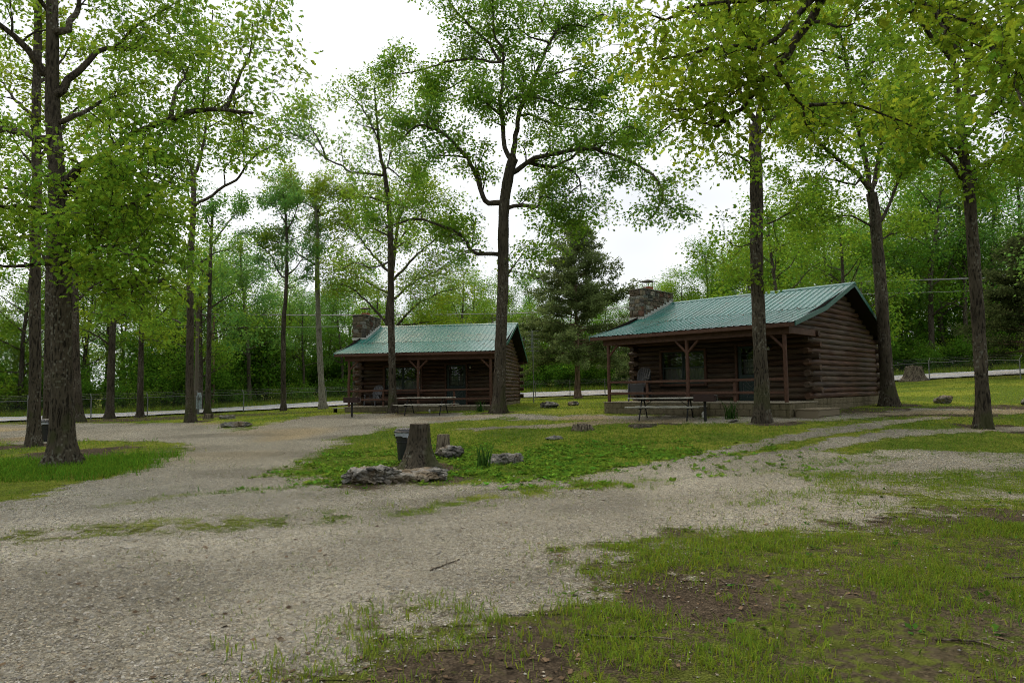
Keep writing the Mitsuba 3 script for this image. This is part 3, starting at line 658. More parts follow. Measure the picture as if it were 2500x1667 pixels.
 'Tb':([(-8.17,45.00,0.42),(-8.15,45.00,4.46),(-8.20,45.00,6.64),(-7.99,45.00,8.83),(-7.71,45.00,11.31),(-7.44,45.00,13.52)],0.250,0.080,[(0.100,[(-8.17,45.00,5.25),(-6.71,44.67,6.85),(-5.05,44.33,7.87),(-3.15,44.00,8.34)]),(0.100,[(-8.19,45.00,6.04),(-9.55,45.33,7.52),(-11.01,45.67,8.69),(-12.48,46.00,9.04)]),(0.100,[(-7.99,45.00,8.83),(-6.14,44.50,10.63),(-4.46,44.00,11.86),(-3.35,43.50,12.54)]),(0.100,[(-7.94,45.00,9.28),(-9.56,45.33,11.12),(-10.75,45.67,12.61),(-11.95,46.00,13.27)]),(0.080,[(-7.71,45.00,11.31),(-6.14,44.50,13.10),(-4.99,44.00,14.32)]),(0.080,[(-7.69,45.00,11.51),(-8.77,45.50,13.67),(-9.15,46.00,15.52)]),(0.090,[(-8.12,45.00,7.43),(-6.39,44.33,8.70),(-4.71,43.67,9.38),(-3.33,43.00,10.03)]),(0.080,[(-8.18,45.00,5.85),(-6.08,44.00,5.97),(-4.13,43.00,6.11)]),(0.080,[(-7.51,45.00,12.92),(-6.90,46.00,15.50),(-6.76,47.00,16.67)]),(0.080,[(-8.06,45.00,8.03),(-10.31,46.25,9.34),(-12.03,47.50,10.43)])]),
 'T13':([(7.45,20.50,0.54),(7.46,20.50,2.15),(7.45,20.50,3.88),(7.45,20.50,5.38),(7.53,20.50,7.56),(7.54,20.50,8.93),(7.56,20.50,9.64)],0.205,0.175,[(0.100,[(7.56,20.50,9.64),(7.74,20.50,10.30),(7.56,20.50,11.24),(7.48,20.50,12.19),(7.54,20.50,13.09),(7.61,20.50,13.99),(7.70,20.50,15.07)]),(0.090,[(7.59,20.50,9.76),(7.15,20.34,10.45),(6.93,20.18,11.10),(6.77,20.02,11.62),(6.53,19.86,12.14),(6.29,19.70,12.87)]),(0.070,[(7.55,20.50,9.25),(7.70,20.50,9.25),(7.85,20.17,9.50),(8.15,19.83,9.84),(8.44,19.50,10.07)]),(0.050,[(7.49,20.50,6.57),(7.70,20.50,6.53),(8.26,20.83,6.77),(8.96,21.17,7.18),(9.66,21.50,7.49)]),(0.050,[(7.54,20.50,8.31),(6.94,20.23,8.56),(6.44,19.97,8.58),(5.98,19.70,8.08)]),(0.050,[(7.55,20.50,11.33),(8.19,20.83,11.96),(8.96,21.17,12.63),(9.68,21.50,13.03)]),(0.050,[(7.48,20.50,12.19),(6.79,20.17,12.52),(6.17,19.83,12.67),(5.40,19.50,12.66)]),(0.050,[(7.53,20.50,12.84),(7.88,19.75,12.88),(8.30,19.00,12.96)]),(0.050,[(6.95,20.19,11.04),(6.49,20.53,11.32),(6.09,20.86,11.20),(5.69,21.19,11.36)]),(0.040,[(7.47,20.50,5.98),(7.28,20.50,5.95),(6.71,20.00,5.74),(6.30,19.50,5.84)]),(0.050,[(7.67,20.50,10.06),(8.42,21.00,10.39),(9.23,21.50,10.47),(10.00,22.00,10.20)])]),
 'T14':([(14.38,26.20,0.92),(14.32,26.20,3.03),(14.28,26.20,5.41),(14.24,26.20,7.10),(14.18,26.20,8.48),(14.10,26.20,9.09)],0.240,0.190,[(0.130,[(14.10,26.20,9.09),(13.97,26.20,9.86),(13.80,26.20,11.26),(13.58,26.20,12.38),(13.43,26.20,13.52),(13.35,26.20,14.80),(13.13,26.20,15.88),(12.83,26.20,16.96)]),(0.120,[(14.09,26.20,9.16),(14.36,26.37,9.70),(14.72,26.53,11.02),(15.01,26.70,12.14),(15.72,26.87,13.22),(16.45,27.03,14.60),(17.09,27.20,15.26)]),(0.110,[(14.08,26.20,9.23),(13.39,25.80,9.74),(12.48,25.40,10.23),(11.66,25.00,10.63),(10.91,24.60,10.82),(10.24,24.20,10.94)]),(0.090,[(14.20,26.20,7.97),(14.46,26.20,8.05),(14.98,26.45,8.88),(15.44,26.70,9.72),(15.96,26.95,10.36),(16.56,27.20,10.87)]),(0.060,[(13.58,25.91,9.60),(13.29,25.91,9.36),(12.52,26.24,9.68),(11.64,26.58,9.87),(11.15,26.91,9.69)]),(0.070,[(13.58,26.20,12.38),(12.82,25.87,12.60),(11.65,25.53,12.61),(10.98,25.20,12.68)]),(0.060,[(13.43,26.20,13.52),(14.26,26.53,14.24),(15.03,26.87,14.90),(15.74,27.20,15.65)]),(0.060,[(13.37,26.20,14.45),(12.27,25.53,14.47),(11.30,24.87,14.28),(10.48,24.20,13.68)]),(0.060,[(14.69,26.52,10.90),(15.79,27.27,11.63),(16.82,28.02,12.20)]),(0.060,[(13.83,26.20,11.00),(12.96,25.87,11.28),(12.15,25.53,11.71),(11.34,25.20,11.86)]),(0.060,[(14.21,26.20,7.85),(14.01,26.20,7.78),(13.08,25.87,8.12),(12.11,25.53,7.91),(11.28,25.20,7.51)]),(0.050,[(14.23,26.20,7.22),(15.40,26.70,7.68),(16.39,27.20,7.71)])]),
 'T15':([(12.54,18.30,0.38),(12.55,18.30,2.57),(12.54,18.30,4.93),(12.51,18.30,6.85),(12.49,18.30,7.28),(12.40,18.30,8.31),(12.40,18.30,9.05)],0.170,0.105,[(0.100,[(12.40,18.30,9.05),(12.35,18.30,9.79),(12.27,18.30,10.78),(12.18,18.30,11.78),(12.13,18.30,12.69),(12.10,18.30,13.81)]),(0.080,[(12.40,18.30,8.98),(12.79,18.50,10.37),(13.03,18.70,10.98),(13.41,18.90,12.63),(13.77,19.10,13.80)]),(0.075,[(12.49,18.30,7.20),(12.37,18.30,7.19),(11.87,18.05,7.60),(11.31,17.80,7.85),(10.79,17.55,7.91),(10.09,17.30,7.73)]),(0.080,[(12.29,18.30,10.51),(11.61,18.00,11.03),(10.98,17.70,11.41),(10.23,17.40,11.78),(9.52,17.10,11.89)]),(0.050,[(12.34,18.30,9.97),(12.17,18.30,9.94),(11.86,18.80,10.17),(11.46,19.30,10.20),(11.02,19.80,10.27)]),(0.060,[(12.79,18.50,10.37),(12.92,17.83,11.02),(12.92,17.17,11.13),(12.84,16.50,11.21)]),(0.050,[(12.54,18.37,9.49),(13.34,18.54,9.78),(13.96,18.71,10.05),(14.83,18.87,10.17)]),(0.060,[(12.40,18.30,8.31),(12.45,17.63,8.53),(12.53,16.97,8.54),(12.65,16.30,8.61)]),(0.060,[(12.44,18.30,7.84),(12.33,18.30,7.82),(11.30,17.47,8.01),(10.34,16.63,7.98),(9.42,15.80,7.83)]),(0.050,[(12.48,18.30,7.37),(12.47,17.63,7.35),(12.53,16.97,7.27),(12.63,16.30,6.99)]),(0.050,[(12.50,18.30,7.04),(12.38,18.30,7.04),(13.62,19.30,7.54),(14.96,20.30,7.73)]),(0.050,[(12.38,18.30,9.32),(12.11,18.80,9.41),(11.82,19.30,9.42),(11.58,19.80,9.10)])]),
 'N':([],0.000,0.000,[(0.100,[(5.76,10.50,8.97),(5.36,10.56,8.31),(5.03,10.61,7.82),(4.78,10.67,7.42),(4.53,10.72,6.98),(4.34,10.78,6.75),(4.16,10.83,6.57),(3.94,10.89,6.28),(3.67,10.94,6.07),(3.39,11.00,5.89)]),(0.060,[(5.18,10.59,8.05),(4.78,10.52,7.68),(4.55,10.45,7.45),(4.29,10.39,7.16),(4.07,10.32,6.98),(3.90,10.25,6.81),(3.42,10.19,6.85),(2.86,10.12,6.73),(2.50,10.05,6.62),(2.22,9.99,6.53)]),(0.045,[(4.23,10.81,6.64),(3.84,10.90,6.61),(3.43,10.98,6.35),(3.22,11.06,6.30),(3.03,11.15,6.19),(2.79,11.23,6.31),(2.49,11.31,6.31)]),(0.045,[(4.33,10.78,6.74),(4.56,10.90,6.57),(4.74,11.02,6.36),(4.93,11.14,6.29),(5.01,11.26,6.06),(5.17,11.38,5.93)]),(0.050,[(5.06,10.61,7.87),(4.27,10.41,7.74),(3.37,10.21,7.55),(2.77,10.01,7.38),(2.35,9.81,7.08),(2.10,9.61,7.03)]),(0.035,[(3.67,10.94,6.07),(3.41,11.07,5.90),(3.16,11.19,6.12),(2.84,11.32,6.11),(2.50,11.44,5.89)]),(0.040,[(4.78,10.67,7.42),(4.99,10.50,7.41),(5.17,10.33,7.17),(5.36,10.17,7.19)]),(0.050,[(5.58,10.53,8.67),(5.93,10.15,7.88),(6.33,9.78,7.15),(6.82,9.40,6.67),(7.05,9.03,6.21)]),(0.040,[(6.33,9.78,7.15),(6.29,9.38,6.46),(6.36,8.98,5.90),(6.40,8.58,5.55)]),(0.040,[(4.92,11.13,6.29),(5.29,11.22,6.34),(5.63,11.30,6.41),(5.97,11.38,6.41),(6.36,11.47,6.31),(6.76,11.55,6.19),(7.11,11.63,6.06)]),(0.040,[(6.82,9.40,6.67),(6.42,8.73,5.90),(6.13,8.07,5.24),(5.74,7.40,4.66)]),(0.030,[(3.45,10.22,7.57),(3.43,10.22,7.50),(3.50,10.39,7.34),(3.44,10.56,7.23),(3.32,10.72,7.09)])]),
}
count = 0
TL = [
 ('T1', dict(label='big thick oak trunk with grass at its foot, nearest tree on the left', leaf='fresh', size=.14, n_each=23, rad=.24, dens=2.6, lobed=True, start=.40, flare=.75)),
 ('T2', dict(label='oak tree with flared roots, just left of the big near trunk', leaf='yellow', size=.14, n_each=18, trunk_from=.5, dens=1.5)),
 ('T3', dict(label='oak trunk half hidden behind the big near trunk on the left', leaf='fresh', n_each=16, trunk_from=.5, dens=1.4)),
 ('T4', dict(label='oak trunk beside the fence, showing just right of the big near trunk', leaf='oak', n_each=20, size=.17, trunk_from=.4)),
 ('T5', dict(label='oak by the fence whose dark trunk forks above the gravel, with a wide flared foot', leaf='yellow', n_each=20, size=.17, trunk_from=.4)),
 ('T6', dict(label='slim straight oak by the fence between a forked oak and the meter pole', leaf='yellow', n_each=20, size=.17, trunk_from=.4)),
 ('T7', dict(label='tall oak beside the grey meter box with a long bare limb bending to the right', leaf='oak', n_each=18, size=.145, dens=1.3)),
 ('T8', dict(label='dark oak trunk just right of the grey meter box', leaf='cool', n_each=20, size=.17, trunk_from=.4, dens=1.4)),
 ('T9', dict(label='slender dark oak with a forked crown against the sky, left of the pale barked tree', leaf='cool', n_each=22, size=.165, trunk_from=.4, dens=1.9, sub=(.9, 2.0))),
 ('T10', dict(label='pale barked tree with a snapped bare top, left of the smaller cabin', leaf='yellow', n_each=22, size=.165, trunk_from=.38, dens=2.0, sub=(.9, 2.0), bark='m_pale_bark')),
 ('T11', dict(label='slim mossy oak standing against the porch of the smaller cabin', leaf='fresh', n_each=17, size=.14, dens=1.7, trunk_from=.5)),
 ('T12', dict(label='tall spreading oak with crooked limbs at the right end of the smaller cabin', leaf='oak', n_each=21, size=.145, dens=2.6, flare=.75, start=.15)),
 ('Tb', dict(label='leafy round oak behind the roof of the smaller cabin', leaf='yellow', n_each=22, size=.165, dens=1.7, rad=.5, trunk_from=.35, sub=(1.0, 2.5))),
 ('T13', dict(label='straight lichened oak trunk in front of the larger cabin', leaf='fresh', n_each=20, size=.135, dens=2.4)),
 ('T14', dict(label='dark oak forking high up behind the right corner of the larger cabin', leaf='fresh', n_each=22, size=.145, dens=2.6)),
 ('T15', dict(label='dark oak with two stems above, nearest trunk on the right', leaf='fresh', n_each=19, size=.14, dens=2.5, sub=(.6, 1.5))),
]
for q, (k, kw) in enumerate(TL):
    kw['rad'] = kw.get('rad', .24) * .74
    kw['dens'] = kw.get('dens', 1.5) * 1.2
    kw['twigs'] = 4 if k == 'T1' else 6
    kw['n_each'] = int(kw.get('n_each', 20) * (1.0 if k == 'T1' else 1.2)); kw['size'] = kw.get('size', .135) * .93
    count += make_tree(num('oak_tree'), TREES[k], seed=11 + q, **kw)
# the near oak whose trunk stands outside the frame on the right; its limbs hang in over the drive
nb = (9.6, 7.2)
ntrunk = [(nb[0], nb[1], float(gz(*nb))), (9.5, 7.4, 3.0), (9.2, 7.8, 6.0), (8.8, 8.4, 8.6), (8.4, 9.0, 10.6)]
N = TREES['N'][3]
feed = [(.16, [(9.3, 7.7, 5.4), (8.6, 8.6, 8.2), tuple(N[0][1][0])]), (.09, [(9.2, 7.8, 6.0), (8.2, 8.8, 8.6), tuple(N[7][1][0])]),
        (.06, [(9.0, 8.0, 7.0), (7.6, 9.2, 9.2), tuple(N[1][1][0])]), (.05, [(9.0, 8.0, 7.0), (7.8, 9.0, 9.0), tuple(N[4][1][0])])]
make_tree(num('oak_tree'), (ntrunk, .24, .1, list(N)), 'oak with dark leafy limbs hanging into the top right corner, trunk out of frame', leaf='yellow', size=.135, n_each=17, rad=.22, dens=3.0, lobed=True, sub=(.35, .95), twigs=3, seed=61, extra=feed, start=.16)

# ---------------------------------------------------------------- cedars
def cedar(key, x, y, h, base, spread, label, seed, n_br=120, tone=1.0, low=.26):
    r = np.random.default_rng(seed)
    z0 = float(gz(x, y))
    path = [(x, y, z0), (x + .05, y, z0 + h * .3), (x - .03, y, z0 + h * .65), (x, y, z0 + h)]
    add(key + '__trunk', trunk_mesh(path, base, .02, 26, 12, .55, seed), 'm_cedar_bark', True)
    tubes, C, D = [], [], []
    for i in range(n_br):
        u = (i + r.uniform(0, 1)) / n_br
        z = z0 + h * (low + (1 - low) * u * .985)
        L = spread * (1 - u)**.75 * r.uniform(.6, 1.08) + .25
        a = r.uniform(0, 2 * PI)
        d = np.array([math.cos(a), math.sin(a), .10 + .5 * u])
        P = wiggle(r, np.array([x, y, z]), d, L, 7, .10, -.05 + .07 * u)
        tubes.append(tube(P, np.linspace(.05 * (1 - u) + .012, .006, 7), 4, False))
        for t in np.linspace(.22, 1, max(3, int(L * 4.5))):
            k = min(int(t * 6), 5); p = P[k] + (P[k + 1] - P[k]) * (t * 6 - k)
            m = r.integers(2, 4)
            for _ in range(m):
                dd = unit(unit(P[k + 1] - P[k]) + r.normal(0, .6, 3) + [0, 0, -.1])
                C.append(p + dd * r.uniform(.05, .45)); D.append(dd)
    C, D = np.array(C), np.array(D)
    n_e = 13
    c = np.repeat(C, n_e, 0) + r.normal(0, .15, (len(C) * n_e, 3)) * [1, 1, .55]
    d = unit(np.repeat(D, n_e, 0) + r.normal(0, .5, (len(c), 3)))
    col = np.array([.090, .120, .042]) * tone * np.clip(np.repeat(r.normal(1, .2, len(C)), n_e) * r.normal(1, .2, len(c)), .4, 1.8)[:, None]
    v, f, k = leaf_mesh(c, r.uniform(.10, .22, len(c)), d, unit(r.normal(0, .6, (len(c), 3)) + [0, 0, .7]), col)
    add(key + '__limbs', join(tubes), 'm_cedar_bark', True)
    add(key + '__crown', (v, f), 'm_leaf', False, color=k)
    tag(key, label, 'tree')


cedar(num('cedar_tree'), 5.35, 56.5, 14.6, .26, 6.6, 'tall pointed cedar between the two cabins', 71, 170, 1.7, .2)
cedar(num('cedar_tree'), -25.2, 66.5, 8.6, .24, 4.2, 'dark cedar with a bare tan trunk beyond the road, left of the smaller cabin', 72, 90, 1.1, .38)
cedar(num('cedar_tree'), -32.0, 65.0, 8.0, .22, 3.6, 'dark cedar with a bare trunk beyond the road, seen left of the meter box', 73, 80, 1.1, .4)
cedar(num('cedar_tree'), 33.6, 44.2, 9.0, .25, 4.4, 'dark drooping cedar at the right edge of the picture', 74, 110, .9, .14)
cedar(num('cedar_tree'), 12.5, 66.0, 9.0, .2, 4.2, 'dark cedar behind the left end of the larger cabin', 75, 80, 1.1, .1)

# ---------------------------------------------------------------- the woods beyond the road: five kinds of tree and three of shrub, placed as instances
def variant(name, seed, h, spread, leaf, crown_low, size=.17, n_each=18, rad=.42, fork=False):
    r = np.random.default_rng(seed)
    path = wiggle(r, np.array([0, 0, 0.0]), np.array([0, 0, 1.0]), h * .85, 7, .035)
    limbs = []
    for i in range(15):
        t = crown_low + (1 - crown_low) * (i + r.uniform(0, .8)) / 15
        k = min(int(t * 6), 5); p = path[k] + (path[k + 1] - path[k]) * (t * 6 - k)
        a = i * 2.4 + r.uniform(-.5, .5)
        L = spread * math.sin(PI * min(.98, .22 + .72 * (t - crown_low) / (1 - crown_low)))**.8 * r.uniform(.8, 1.15)
        limbs.append((.075 * (1.2 - t * .7), wiggle(r, p, np.array([math.cos(a), math.sin(a), .25 + .55 * t]), L, 6, .16, .05)))
    limbs.append((.06, wiggle(r, path[-1], np.array([0.05, 0, 1.0]), h * .15, 5, .1)))
    tubes, spots = grow(r, limbs, .95, (.9, 2.0), 3, .2, .25, 5)
    wood = join([tube(path, np.linspace(.19, .07, 7) * np.array([1.5, 1, 1, 1, 1, 1, 1]), 8)] + [t for t in tubes])
    v, f, c = clump_leaves(r, spots, n_each, rad, size, LEAF[leaf], hue=.12)
    scene[name + '_wood'] = {'type': 'shapegroup', 'shape': mikit.ply(wood, 'm_bark', True)}
    scene[name + '_leaves'] = {'type': 'shapegroup', 'shape': mikit.ply((v, f), 'm_leaf', False, None, c)}


def shrub_variant(name, seed, h, w, leaf, size=.13):
    r = np.random.default_rng(seed)
    limbs = []
    for i in range(11):
        a = r.uniform(0, 2 * PI)
        limbs.append((.02, wiggle(r, np.array([math.cos(a) * .15, math.sin(a) * .15, -.1]), np.array([math.cos(a) * .6 * w / h, math.sin(a) * .6 * w / h, 1]), h * r.uniform(.6, 1.0), 6, .14)))
    tubes, spots = grow(r, limbs, 2.2, (.35, .9), 3, .12, .3, 4)
    v, f, c = clump_leaves(r, spots, 9, .2, size, LEAF[leaf], hue=.1)
    scene[name + '_wood'] = {'type': 'shapegroup', 'shape': mikit.ply(join(tubes), 'm_bark', True)}
    scene[name + '_leaves'] = {'type': 'shapegroup', 'shape': mikit.ply((v, f), 'm_leaf', False, None, c)}


variant('wood_a', 101, 13.0, 3.9, 'fresh', .24, n_each=42)
variant('wood_b', 102, 14.5, 4.3, 'deep', .26, n_each=42)
variant('wood_c', 103, 12.0, 4.2, 'oak', .20, n_each=42)
variant('wood_d', 104, 15.0, 3.8, 'cool', .30, n_each=42)
variant('wood_e', 105, 11.0, 3.6, 'oak', .12, n_each=42)
shrub_variant('bush_a', 111, 3.0, 2.4, 'fresh', .15)
shrub_variant('bush_b', 112, 2.2, 2.6, 'deep', .15)
shrub_variant('bush_c', 113, 4.2, 2.6, 'deep', .19)


def place_wood(kind, key, x, y, s, a, part='trunk', dz=0.0, label=None, cat='tree', group=None, sz=None):
    m = T().translate([float(x), float(y), float(gz(x, y)) + dz]).rotate([0, 0, 1], float(a)).scale([s, s, sz or s])
    scene[key + '__' + part] = {'type': 'instance', 'shapegroup': {'type': 'ref', 'id': kind + '_wood'}, 'to_world': m}
    scene[key + '__' + ('crown' if cat == 'tree' else 'foliage')] = {'type': 'instance', 'shapegroup': {'type': 'ref', 'id': kind + '_leaves'}, 'to_world': m}
    tag(key, label, cat, group)


def road_y(x, off):
    """y of the line that runs off metres beyond the road's middle at x."""
    return float(np.interp(x, RP[:, 0], RP[:, 1])) + off


rw = np.random.default_rng(77)
LOOK = {'wood_a': 'fresh light green', 'wood_b': 'tall deep green', 'wood_c': 'broad mid green', 'wood_d': 'slim cool green', 'wood_e': 'low branched green', 'bush_a': 'light green', 'bush_b': 'low deep green', 'bush_c': 'tall deep green'}
SECT = [(-75, -24, 'tree in the dense woods behind the road on the left', 'woods on the left'), (-24, -6, 'tree behind the road, left of the smaller cabin', 'woods left of the smaller cabin'),
        (-6, 9, 'tree behind the road, seen above and beside the smaller cabin', 'woods behind the smaller cabin'), (9, 26, 'tree beyond the road, seen over the roof of the larger cabin', 'woods behind the larger cabin'),
        (26, 80, 'tree in the thick woods right of the larger cabin', 'woods on the right')]
for lo, hi, lab, grp in SECT:
    for row, (off, step) in enumerate(((10.5, 3.6), (15.0, 3.9), (21.0, 4.4), (28.0, 4.4), (36.0, 4.6))):
        x = lo + rw.uniform(0, 1.5)
        while x < hi:
            low = 5 < x < 15.5
            if (low and row > 2) or (15.5 <= x < 31 and row > 3):
                x += step; continue
            if rw.uniform() < .14:
                x += step; continue
            kind = 'wood_' + rw.choice(list('abcde'), p=[.22, .2, .23, .15, .2])
            s = rw.uniform(.66, 1.12) * (.76 if low else 1.0 if 15.5 <= x < 20 else 1.25 if x < 31 and x >= 20 else 1.35 if x > 30 else 1.0)
            place_wood(kind, num('woodland_tree'), x, road_y(x, off + rw.uniform(-1.5, 1.5)), s, rw.uniform(0, 360), label=LOOK[kind] + ' ' + lab, group=LOOK[kind] + ' ' + grp)
            x += step * rw.uniform(.75, 1.25)
for i in range(260):
    x = rw.uniform(-66, 66)
    y = road_y(x, rw.uniform(7.6, 11.5) if i < 110 else rw.uniform(10, 30))
    kind = 'bush_' + rw.choice(list('abc'), p=[.25, .3, .45])
    place_wood(kind, num('shrub'), x, y, rw.uniform(.6, 1.2) * (1.0 if i < 110 else 1.35), rw.uniform(0, 360), 'stem', -.05,
               LOOK[kind] + ' shrub in the undergrowth behind the road ' + ('on the left' if x < -6 else 'between the cabins' if x < 16 else 'on the right'), 'shrub',
               LOOK[kind] + (' undergrowth on the left' if x < -6 else ' undergrowth between the cabins' if x < 16 else ' undergrowth on the right'))
for x, y, s in ((-27.5, 68.5, 1.3), (-29.5, 72, 1.4), (-31.5, 77, 1.5), (-26.3, 65.0, 1.1), (-28.3, 66.5, 1.0), (-24.5, 69, 1.2)):
    place_wood('bush_c', num('shrub'), x, y, s, x * 50, 'stem', -.05, LOOK['bush_c'] + ' shrub in the undergrowth behind the road on the left', 'shrub', LOOK['bush_c'] + ' undergrowth on the left')
# bigger trees of the yard's edge on the right, whose trunks show among the leaves
for x, y, k, s, a, lab in [(30.5, 36.0, 'wood_d', 1.1, 40, 'tall slim tree at the right edge of the lawn'), (25.5, 52.0, 'wood_c', 1.15, 160, 'tree rising behind the right slope of the larger cabin roof'),
                           (20.0, 50.0, 'wood_a', 1.1, 250, 'tree with a dark trunk rising behind the ridge of the larger cabin'), (37.5, 40.5, 'wood_e', 1.3, 300, 'low branched leafy tree at the far right of the lawn'),
                           (-36.5, 33.0, 'wood_e', 1.1, 70, 'low branched leafy tree at the far left of the yard'), (-24.0, 52.5, 'wood_c', 1.0, 20, 'tree by the fence behind the meter box')]:
    place_wood(k, num('yard_tree'), x, y, s, a, label=lab)

# unseen trees and shrubs added behind and left of view to darken pane reflections
for i in range(26):
    x = -46 + i * 4.1 + rw.uniform(-1, 1); y = (-24, -31, -38)[i % 3] + rw.uniform(-2, 2)
    place_wood('wood_' + 'ceaec'[i % 5], num('yard_tree'), x, y, rw.uniform(1.2, 1.5), rw.uniform(0, 360), label='added oak behind the viewpoint, seen only in window reflections', group='added oaks behind the viewpoint')
for i in range(22):
    y = -22 + i * 1.9; x = -44 - (i % 3) * 6 + rw.uniform(-1, 1) - max(0, y) * .5
    place_wood('wood_' + 'ceaec'[i % 5], num('yard_tree'), x, y, rw.uniform(1.1, 1.4), rw.uniform(0, 360), label='added oak left of the picture, seen only in window reflections', group='added oaks left of the picture')
    place_wood('bush_c', num('shrub'), x - 6, y, rw.uniform(1.2, 1.7), rw.uniform(0, 360), 'stem', -.05, 'added leafy shrub left of the picture, seen only in window reflections', 'shrub', 'added shrubs left of the picture')
for i in range(30):
    place_wood('bush_c', num('shrub'), -46 + i * 3.3 + rw.uniform(-1, 1), -34 - rw.uniform(0, 6), rw.uniform(1.2, 1.7), rw.uniform(0, 360), 'stem', -.05, 'added leafy shrub behind the viewpoint, seen only in window reflections', 'shrub', 'added shrubs behind the viewpoint')

# ---------------------------------------------------------------- log cabins
CH = [(-.33, 2.50), (2.32, 3.17), (5.21, 4.26), (9.2, 2.42)]      # roof line in (y, z): eave, break, ridge, rear eave


def roof_z(y):
    return float(np.interp(y, [p[0] for p in CH], [p[1] for p in CH]))


def log_mesh(p0, p1, r, seed, sides=12):
    p0, p1 = np.array(p0, float), np.array(p1, float)
    L = np.linalg.norm(p1 - p0); n = max(3, int(L / .45) + 1)
    P = p0 + (p1 - p0) * np.linspace(0, 1, n)[:, None]
    q = np.random.default_rng(seed)
    P = P + q.normal(0, .004, (n, 3))
    return tube(P, r * (1 + q.normal(0, .018, n)), sides)


def panel(xa, xb, a, b, lift=.0, pitch=.2211, x_ref=-.63):
    """One ribbed metal sheet from the (y, z) point a up to b."""
    (ya, za), (yb, zb) = a, b
    L = math.hypot(yb - ya, zb - za); nrm = np.array([-(zb - za) / L, (yb - ya) / L])
    if nrm[1] < 0:
        nrm = -nrm
    xs = [(xa, 0.0)]
    k0 = int(math.ceil((xa - x_ref - 1e-6) / pitch)); k = k0
    while x_ref + k * pitch < xb - .03:
        c = x_ref + k * pitch
        if c > xa + .03:
            xs += [(c - .024, 0), (c - .010, .023), (c + .010, .023), (c + .024, 0)]
        k += 1
    xs.append((xb - .012, 0.0)); xs.append((xb - .004, .022)); xs.append((xb + .008, .022)); xs.append((xb + .018, .004))
    m = 3
    rows = []
    for u in np.linspace(0, 1, m):
        y, z = ya + (yb - ya) * u, za + (zb - za) * u
        rows.append([(x, y + nrm[0] * (h + lift), z + nrm[1] * (h + lift)) for x, h in xs])
    v = np.array(rows).reshape(-1, 3); w = len(xs)
    i, j = np.meshgrid(np.arange(m - 1), np.arange(w - 1), indexing='ij')
    return v, tri(np.stack([i * w + j, i * w + j + 1, (i + 1) * w + j + 1, (i + 1) * w + j], -1).reshape(-1, 4))


